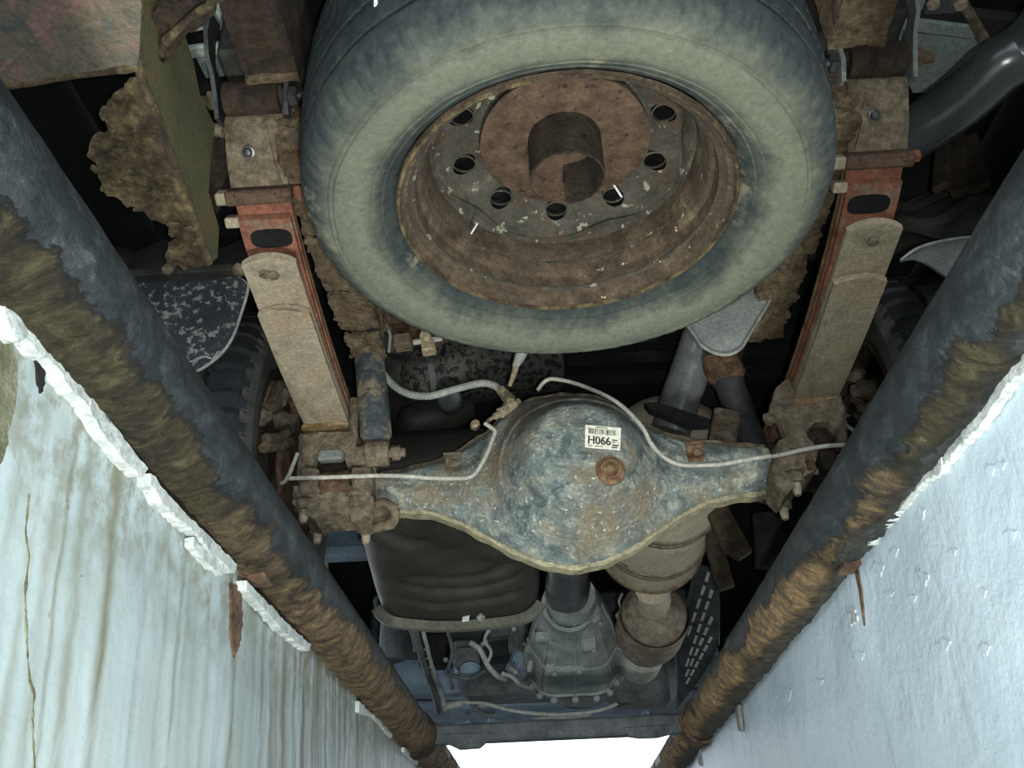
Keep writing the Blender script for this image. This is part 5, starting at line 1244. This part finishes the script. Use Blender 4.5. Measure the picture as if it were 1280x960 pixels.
rf = thing('floor_plate', 'mottled dark red floor plate with ragged yellow edge at upper left', 'body panel', (-0.62, 0.48, 0.345))
fe = [(175, 60), (172, 84), (158, 84), (130, 89), (100, 93), (70, 97), (40, 103), (0, 107), (-60, 114), (-260, 130)]
P = []
for i, (a, b_) in enumerate(fe[:-1]):
    c_, d_ = fe[i + 1]
    for k in range(5):
        t = k / 5; P.append(at(a + (c_ - a) * t, b_ + (d_ - b_) * t + rnd.uniform(-1.3, 1.3), z=0.348))
P += [V(-1.0, 0.62, 0.348), V(-1.0, 0.15, 0.348), V(-0.40, 0.15, 0.348), at(178, 0, z=0.348)]
part('sheet', G().plate(P, 0.008, (0, 0, -1)), 'red_floor', rf)
part('edge_crust', G().tube([at(a, b_, z=0.346) for a, b_ in fe[1:]], 0.0042, 7).rough(.0025, 90, 1), 'rust_yellow', rf)
for (a, b_) in (((0, 88), (66, 28)),):
    part('crease', G().tube(crom([at(*a, z=.3475), at((a[0] + b_[0]) / 2, (a[1] + b_[1]) / 2, z=.3465), at(*b_, z=.3475)], 5), 0.0045, 8), 'red_floor', rf)

# ---------------------------------------------------------------- truck body above
bed = thing('truck_bed', 'dark underside of the truck bed above the chassis', 'truck bed', (0, 1.0, 0.78))
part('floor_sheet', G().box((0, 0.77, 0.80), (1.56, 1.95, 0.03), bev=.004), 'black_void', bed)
for s_ in (-1, 1): part('side_light_block', G().box((s_ * 0.80, 0.77, 0.72), (0.03, 1.95, 0.62), bev=.004), 'black_void', bed)  # unseen skirts added to block light from the sides
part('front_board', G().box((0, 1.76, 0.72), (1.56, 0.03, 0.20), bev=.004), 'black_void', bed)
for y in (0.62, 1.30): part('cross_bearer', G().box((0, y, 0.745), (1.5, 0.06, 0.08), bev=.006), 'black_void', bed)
tr = thing('tail_sill', 'pale grey green tail sill pieces of the truck body above the left rail end', 'body sill', at(265, 60, z=0.70))
part('strip', G().beam(at(228, 66, z=0.68), at(318, 54, z=0.68), 0.020, 0.010, .003), 'pale_body', tr)
part('panel', G().plate([at(*q, z=0.72) for q in ((232, 40), (262, 34), (290, 38), (300, 0), (286, -25), (235, -25))], 0.006), 'pale_body', tr)
part('panel', G().plate([at(*q, z=0.70) for q in ((246, 72), (285, 70), (290, 92), (258, 96))], 0.006), 'pale_body', tr)
tr = thing('tail_sill', 'pale grey green tail sill panels of the truck body beside the tailpipe', 'body sill', at(1170, 100, z=0.70))
part('strip', G().beam(at(1108, 26, z=0.68), at(1222, 40, z=0.68), 0.022, 0.010, .003), 'pale_body', tr)
part('panel', G().plate([at(*q, z=0.74) for q in ((1122, 40), (1185, 42), (1235, 46), (1205, 100), (1190, 116), (1140, 114), (1128, 80))], 0.006), 'pale_body', tr)
part('upper_strip', G().beam(at(1110, -4, z=0.68), at(1170, 2, z=0.68), 0.030, 0.010, .003), 'pale_body', tr)
part('cross_rail', G().beam(at(1100, 14, z=0.69), at(1300, 36, z=0.69), 0.035, 0.02, .003), 'dark_body', tr)
lt = thing('latch_lever', 'small grey latch with flat lever above the tailpipe', 'latch', at(1210, 20, z=0.655))
part('lever', G().beam(at(1203, 3, z=0.655), at(1234, 55, z=0.655), 0.014, 0.006, .002), 'dusty_brown', lt)
part('housing', G().box(at(1178, 4, z=0.655), (0.045, 0.03, 0.012), bev=.003), 'engine_dark', lt)
for px, py in ((1166, 4), (1200, 5)): part('screw', G().hexa(at(px, py, z=0.648), (0, 0, -1), 0.009, 0.006), 'dusty_steel', lt)
solo('spring_bush_block', G().box(at(1060, 150, y=0.98), (0.05, 0.05, 0.10), bev=.006).rough(.003, 40), 'rust', 'rusty block glimpsed between the spare tire and the right shackle', 'block')

cabf = thing('cab_floor', 'dark cab floor and cross members far ahead of the axle', 'cab floor', (0, 2.6, 0.6))
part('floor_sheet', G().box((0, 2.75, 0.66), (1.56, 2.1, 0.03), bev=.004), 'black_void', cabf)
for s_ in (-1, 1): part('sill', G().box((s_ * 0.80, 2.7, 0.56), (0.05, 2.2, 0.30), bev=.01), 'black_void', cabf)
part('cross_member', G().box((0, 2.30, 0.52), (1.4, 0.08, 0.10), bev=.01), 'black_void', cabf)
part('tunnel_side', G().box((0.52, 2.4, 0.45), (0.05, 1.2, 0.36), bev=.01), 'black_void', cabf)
sd = thing('chassis_outrigger', 'grey outrigger beam seen below the left spring clamp', 'beam', at(430, 695, y=2.2))
part('beam', G().beam(at(385, 694, y=2.2), at(470, 690, y=2.2), 0.05, 0.03, .004), 'front_dark', sd)
part('face', G().plate([at(*q, y=2.24) for q in ((392, 682), (450, 680), (466, 684), (466, 660), (392, 660))], 0.01), 'front_dark', sd)
solo('cream_pipe', G().tube([at(404, 700, y=2.3), at(405, 724, y=2.3), at(410, 742, y=2.3)], 0.013, 14), 'cream', 'short cream coloured pipe end beside the left pipe rail', 'pipe')
for k, (q, lab) in enumerate((([(905, 625), (938, 622), (975, 632), (980, 606), (910, 612)], 'flat brown rusty plate hanging below the right axle arm'),
                              ([(882, 640), (905, 628), (940, 690), (925, 700), (905, 690)], 'dark crusted bracket beside the muffler'),
                              ([(884, 655), (905, 690), (918, 732), (900, 738), (884, 690)], 'dark folded bracket between muffler and slotted panel'),
                              ([(940, 645), (975, 640), (990, 665), (975, 712), (945, 708)], 'dark flat panel beside the right rail under the clamp'))):
    solo('chassis_bracket', G().plate([at(*p, y=1.62 + .12 * k) for p in q], 0.02).rough(.003, 30, k), ('dusty_brown', 'rust_dark', 'rust_dark', 'dark_body')[k], lab, 'bracket')

# ---------------------------------------------------------------- slotted panel
sp = thing('slotted_panel', 'black panel with rows of pale strips standing in for daylit slots beside the right rail', 'panel', at(870, 880, y=2.95))
A0, A1, B0, B1 = at(872, 708, y=2.32), at(899, 712, y=2.30), at(846, 884, y=3.0), at(899, 806, y=2.42)
nn = (A1 - A0).cross(B0 - A0).normalized()
if nn.dot(CAM_LOC - A0) < 0: nn = -nn
def onsp(px, py, off=0.006):
    dd = RT * ((px - 640) / FPX) + UP * ((480 - py) / FPX) + FW
    return CAM_LOC + dd * ((A0 + nn * off - CAM_LOC).dot(nn) / dd.dot(nn))
part('sheet', G().plate([onsp(*q, off=0) for q in ((868, 706), (898, 712), (900, 760), (899, 806), (880, 842), (846, 886), (850, 800))], 0.008, nn), 'engine_dark', sp)
rows = [((886, 716), (858, 800)), ((890, 738), (856, 838)), ((890, 772), (855, 850)), ((889, 797), (856, 858))]
for (a, b_), n in zip(rows, (5, 7, 6, 6)):
    for k in range(n):
        t0 = k / n; t1 = (k + 0.62) / n
        p, q = onsp(a[0] + (b_[0] - a[0]) * t0, a[1] + (b_[1] - a[1]) * t0), onsp(a[0] + (b_[0] - a[0]) * t1, a[1] + (b_[1] - a[1]) * t1)
        w = 0.0085 * (1 - 0.3 * t0); part('slot', G().beam(p, q, w, 0.004, 0, nn), 'white_tape', sp, 0)  # pale raised strips stand in for daylight coming through openings

# ---------------------------------------------------------------- engine bay left side, small items
rs = thing('air_dryer', 'dark upright cylinder beside the left rail below the tank', 'cylinder', at(490, 826, y=2.5))
part('can', G().lathe([(0.0001, 0), (0.034, 0), (0.037, 0.006), (0.037, 0.17), (0.030, 0.182), (0.0001, 0.185)], at(490, 826, y=2.5), (0.02, 0, 1), 32), 'engine_dark', rs)
part('lug', G().tube(crom([at(474, 765, y=2.5), at(470, 750, y=2.5), at(480, 745, y=2.5), at(488, 756, y=2.5)], 5), 0.008, 10), 'engine_dark', rs)
part('hanger', G().beam(at(490, 826, y=2.52) + V(0, .03, .1), at(490, 826, y=2.52) + V(0, .03, .448), 0.03, 0.006, .001), 'engine_dark', rs)
part('foot', G().beam(at(482, 826, y=2.52), at(492, 850, y=2.52), 0.03, 0.03, .003), 'engine_dark', rs)
hn = thing('cable_harness', 'long twisted cable harness hanging below the fuel tank edge', 'cable', at(548, 888, y=3.0))
c1 = crom([at(518, 786, y=2.4), at(524, 808, y=2.5), at(530, 830, y=2.65), at(538, 852, y=2.8), at(545, 872, y=2.95), at(548, 889, y=3.05)], 8)
part('cable', G().tube(c1, 0.011, 10), 'engine_dark', hn)
part('cable', G().tube([p + V(0.022, -0.01, 0.002 * math.sin(i)) for i, p in enumerate(c1)], 0.006, 10), 'hose_grey', hn)
for i in range(10, len(c1) - 2, 4): part('tie', G().beam(c1[i] + V(-.012, -.008, 0), c1[i] + V(.028, -.014, 0), 0.006, 0.004), 'grey_paint', hn)
so = thing('solenoid', 'dark solenoid block with a pipe below the fuel tank', 'solenoid', at(584, 838, y=2.7))
part('block', G().box(at(584, 822, y=2.7), (0.075, 0.06, 0.06), bev=.008), 'engine_dark', so)
part('top', G().box(at(580, 808, y=2.7), (0.055, 0.05, 0.03), bev=.006), 'engine_dark', so)
part('cap', G().lathe([(0.0001, .02), (0.026, .018), (0.030, 0)], at(588, 836, y=2.68), (0, -.5, -1), 22), 'front_dark', so)
part('pipe', G().tube(crom([at(588, 803, y=2.66), at(600, 812, y=2.66), at(610, 832, y=2.68), at(622, 845, y=2.7), at(632, 850, y=2.72)], 6), 0.008, 10), 'hose_grey', so)
part('bracket', G().beam(at(568, 812, y=2.72), at(572, 842, y=2.74), 0.012, 0.02, .002), 'front_dark', so)
for k, (px, py, sx_, sz_, m_, lab) in enumerate(((628, 783, .10, .07, 'engine_dark', 'dark starter housing under the tank edge'), (651, 832, .07, .075, 'front_dark', 'dark ribbed relay box beside the gearbox'), (648, 790, .06, .14, 'engine_dark', 'upright dark engine cover beside the gearbox'), (545, 815, .10, .10, 'black_void', 'black box beside the cable harness'))):
    t = thing('engine_box', lab, 'engine part', at(px, py, y=2.82))
    c = at(px, py, y=2.82); rot = Matrix.Rotation((-.1, .5, .05, 0)[k], 3, 'Y')
    part('case', G().box(c, (sx_, .07, sz_), rot, bev=.008).rough(.003, 30, k), m_, t)
    for q in range(3): part('fin', G().box(c + rot @ V((-.3 + .3 * q) * sx_, -.037, 0), (.008, .012, sz_ * .8), rot, bev=.001), m_, t)
    part('screw', G().hexa(c + rot @ V(.35 * sx_, -.036, -.35 * sz_), (0, -1, 0), .008, .008), 'hose_grey', t)
for (a, b_, lab) in (((600, 808), (610, 800), 'bright short clamp bolt upper left of the gearbox'), ((637, 835), (646, 842), 'bright square plug beside the relay box')):
    solo('clamp_bolt', G().beam(at(*a, y=2.7), at(*b_, y=2.7), 0.012, 0.012, .002), 'hose_grey', lab, 'bolt')
pipe('engine_hose', [at(676, 770, y=2.6), at(668, 790, y=2.65), at(664, 815, y=2.7), at(662, 838, y=2.75)], 0.008, 'hose_grey', 'slim grey hose running down the left side of the gearbox', 'hose')
for k, (q, r_, m_, lab) in enumerate((([(560, 790), (566, 815), (560, 840), (566, 862)], .006, 'engine_dark', 'thin dark upright wire left of the solenoid'), ([(612, 786), (606, 800), (614, 815), (608, 830)], .005, 'hose_grey', 'thin curled wire between tank edge and solenoid'), ([(628, 842), (640, 846), (650, 856), (662, 860)], .006, 'hose_grey', 'short kinked wire below the relay box'), ([(556, 842), (585, 848), (606, 838)], .005, 'engine_dark', 'dark wire slung under the solenoid'), ([(488, 752), (500, 772), (515, 790), (520, 815)], .008, 'engine_dark', 'dark hose beside the upright cylinder'))):
    pipe('engine_wire', [at(a_, b2_, y=2.62 + .02 * j) for j, (a_, b2_) in enumerate(q)], r_, m_, lab, 'wire')
solo('oil_pan', G().box(at(640, 850, y=3.0), (0.34, 0.20, 0.12), bev=.03).rough(.006, 14, 3), 'engine_dark', 'dark oil pan between gearbox and front cross member', 'oil pan')
solo('oil_pan', G().box(at(800, 850, y=3.05), (0.22, 0.20, 0.16), bev=.03).rough(.006, 14, 5), 'engine_dark', 'dark rounded engine casing to the right of the gearbox', 'engine part')

# ---------------------------------------------------------------- front cross member, tie bar, bumper beam
fm = thing('front_cross_member', 'dark blue grey front cross member with a curved lower edge', 'cross member', (0, 3.2, 0.2))
cs = []
for i in range(41):
    x = -0.62 + 1.24 * i / 40; sag = 0.030 * math.cos(x * 2.6); y = 3.12
    zb = 0.275 - sag; ht = 0.09
    cs.append([V(x, y - .06, zb + ht), V(x, y - .075, zb + .03), V(x, y - .05, zb), V(x, y + .07, zb - .01), V(x, y + .09, zb + .02), V(x, y + .07, zb + ht)])
part('beam', G().rings(cs).rough(.003, 18), 'front_dark', fm, 50)
part('lower_pan', G().box((0, 3.36, 0.245), (1.15, 0.26, 0.03), bev=.008).rough(.004, 10), 'front_dark', fm)
part('firewall', G().box((0, 3.30, 0.45), (1.4, 0.05, 0.36), bev=.01), 'engine_dark', fm)
for px, py in ((587, 903), (805, 890), (615, 898), (690, 905)): part('bolt', G().hexa(at(px, py, y=3.2), (0, -.6, -1), .016, .014), 'front_dark', fm)
part('plate', G().plate([at(*q, y=3.18) for q in ((664, 898), (676, 901), (728, 900), (740, 893), (700, 894))], 0.008), 'hose_grey', fm)
tb = thing('tie_bar', 'thin grey tie bar bowed below the front cross member', 'bar', at(700, 893, y=3.05))
part('rod', G().tube(crom([at(577, 878, y=3.02), at(605, 879, y=3.02), at(640, 888, y=3.02), at(680, 892.5, y=3.02), at(720, 892, y=3.02), at(755, 886, y=3.02), at(785, 873, y=3.02), at(802, 867, y=3.02), at(822, 866, y=3.02)], 6), 0.006, 10), 'hose_grey', tb)
part('end', G().tube([at(555, 883, y=3.02), at(577, 879, y=3.02)], 0.010, 10), 'hose_grey', tb)
part('end', G().tube([at(820, 866, y=3.02), at(842, 868, y=3.02)], 0.010, 10), 'hose_grey', tb)
pipe('steering_hose', [at(590, 880, y=3.04), at(600, 890, y=3.04), at(612, 895, y=3.04), at(620, 893, y=3.04)], 0.009, 'engine_dark', 'short dark hose loop on the left of the tie bar', 'hose')
pipe('steering_hose', [at(772, 886, y=3.04), at(785, 881, y=3.04), at(800, 868, y=3.04)], 0.009, 'engine_dark', 'short dark hose loop on the right of the tie bar', 'hose')
fb = thing('bumper_beam', 'dark bumper beam of the truck just above the bright daylight gap', 'bumper', (0, 3.6, 0.19))
a, b_ = at(480, 909, y=3.6), at(905, 889, y=3.6); b_.z = a.z = (a.z + b_.z) / 2
part('beam', G().beam(a, b_, 0.06, 0.062, .008), 'front_dark', fb)
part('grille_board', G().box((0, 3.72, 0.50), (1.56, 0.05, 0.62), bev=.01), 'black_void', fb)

# steel bar that ties the two rails together at the bright end of the pit
cb_ = thing('pit_cross_bar', 'straight dark steel bar across the pit in front of the bright daylight', 'cross bar', (-0.04, 2.36, -0.03))
a, b_ = at(505, 921, y=2.36), at(884, 903, y=2.36)
part('bar', crust(G().beam(a, b_, 0.04, 0.044, .006), 0.03, 0.002, 20, 1), 'engine_dark', cb_, 50)
for q in (((552, 919), (612, 917), (606, 930), (600, 935), (575, 937), (560, 930)), ((780, 911), (846, 907), (838, 918), (822, 922), (800, 923), (786, 921))):
    part('tab', G().plate([at(a_, b2_, y=2.345) for a_, b2_ in q], 0.02, (0, -1, 0)), 'engine_dark', cb_)
for xc, m_ in ((-0.394, 'rust_dark'), (0.307, 'rust')):
    part('sleeve', crust(G().lathe([(0.047, -.03), (0.053, -.028), (0.053, .028), (0.047, .03)], (xc, 2.36, 0), (0, 1, 0), 30, loop=True), 0.012, .0015, 50, 1), m_, cb_)
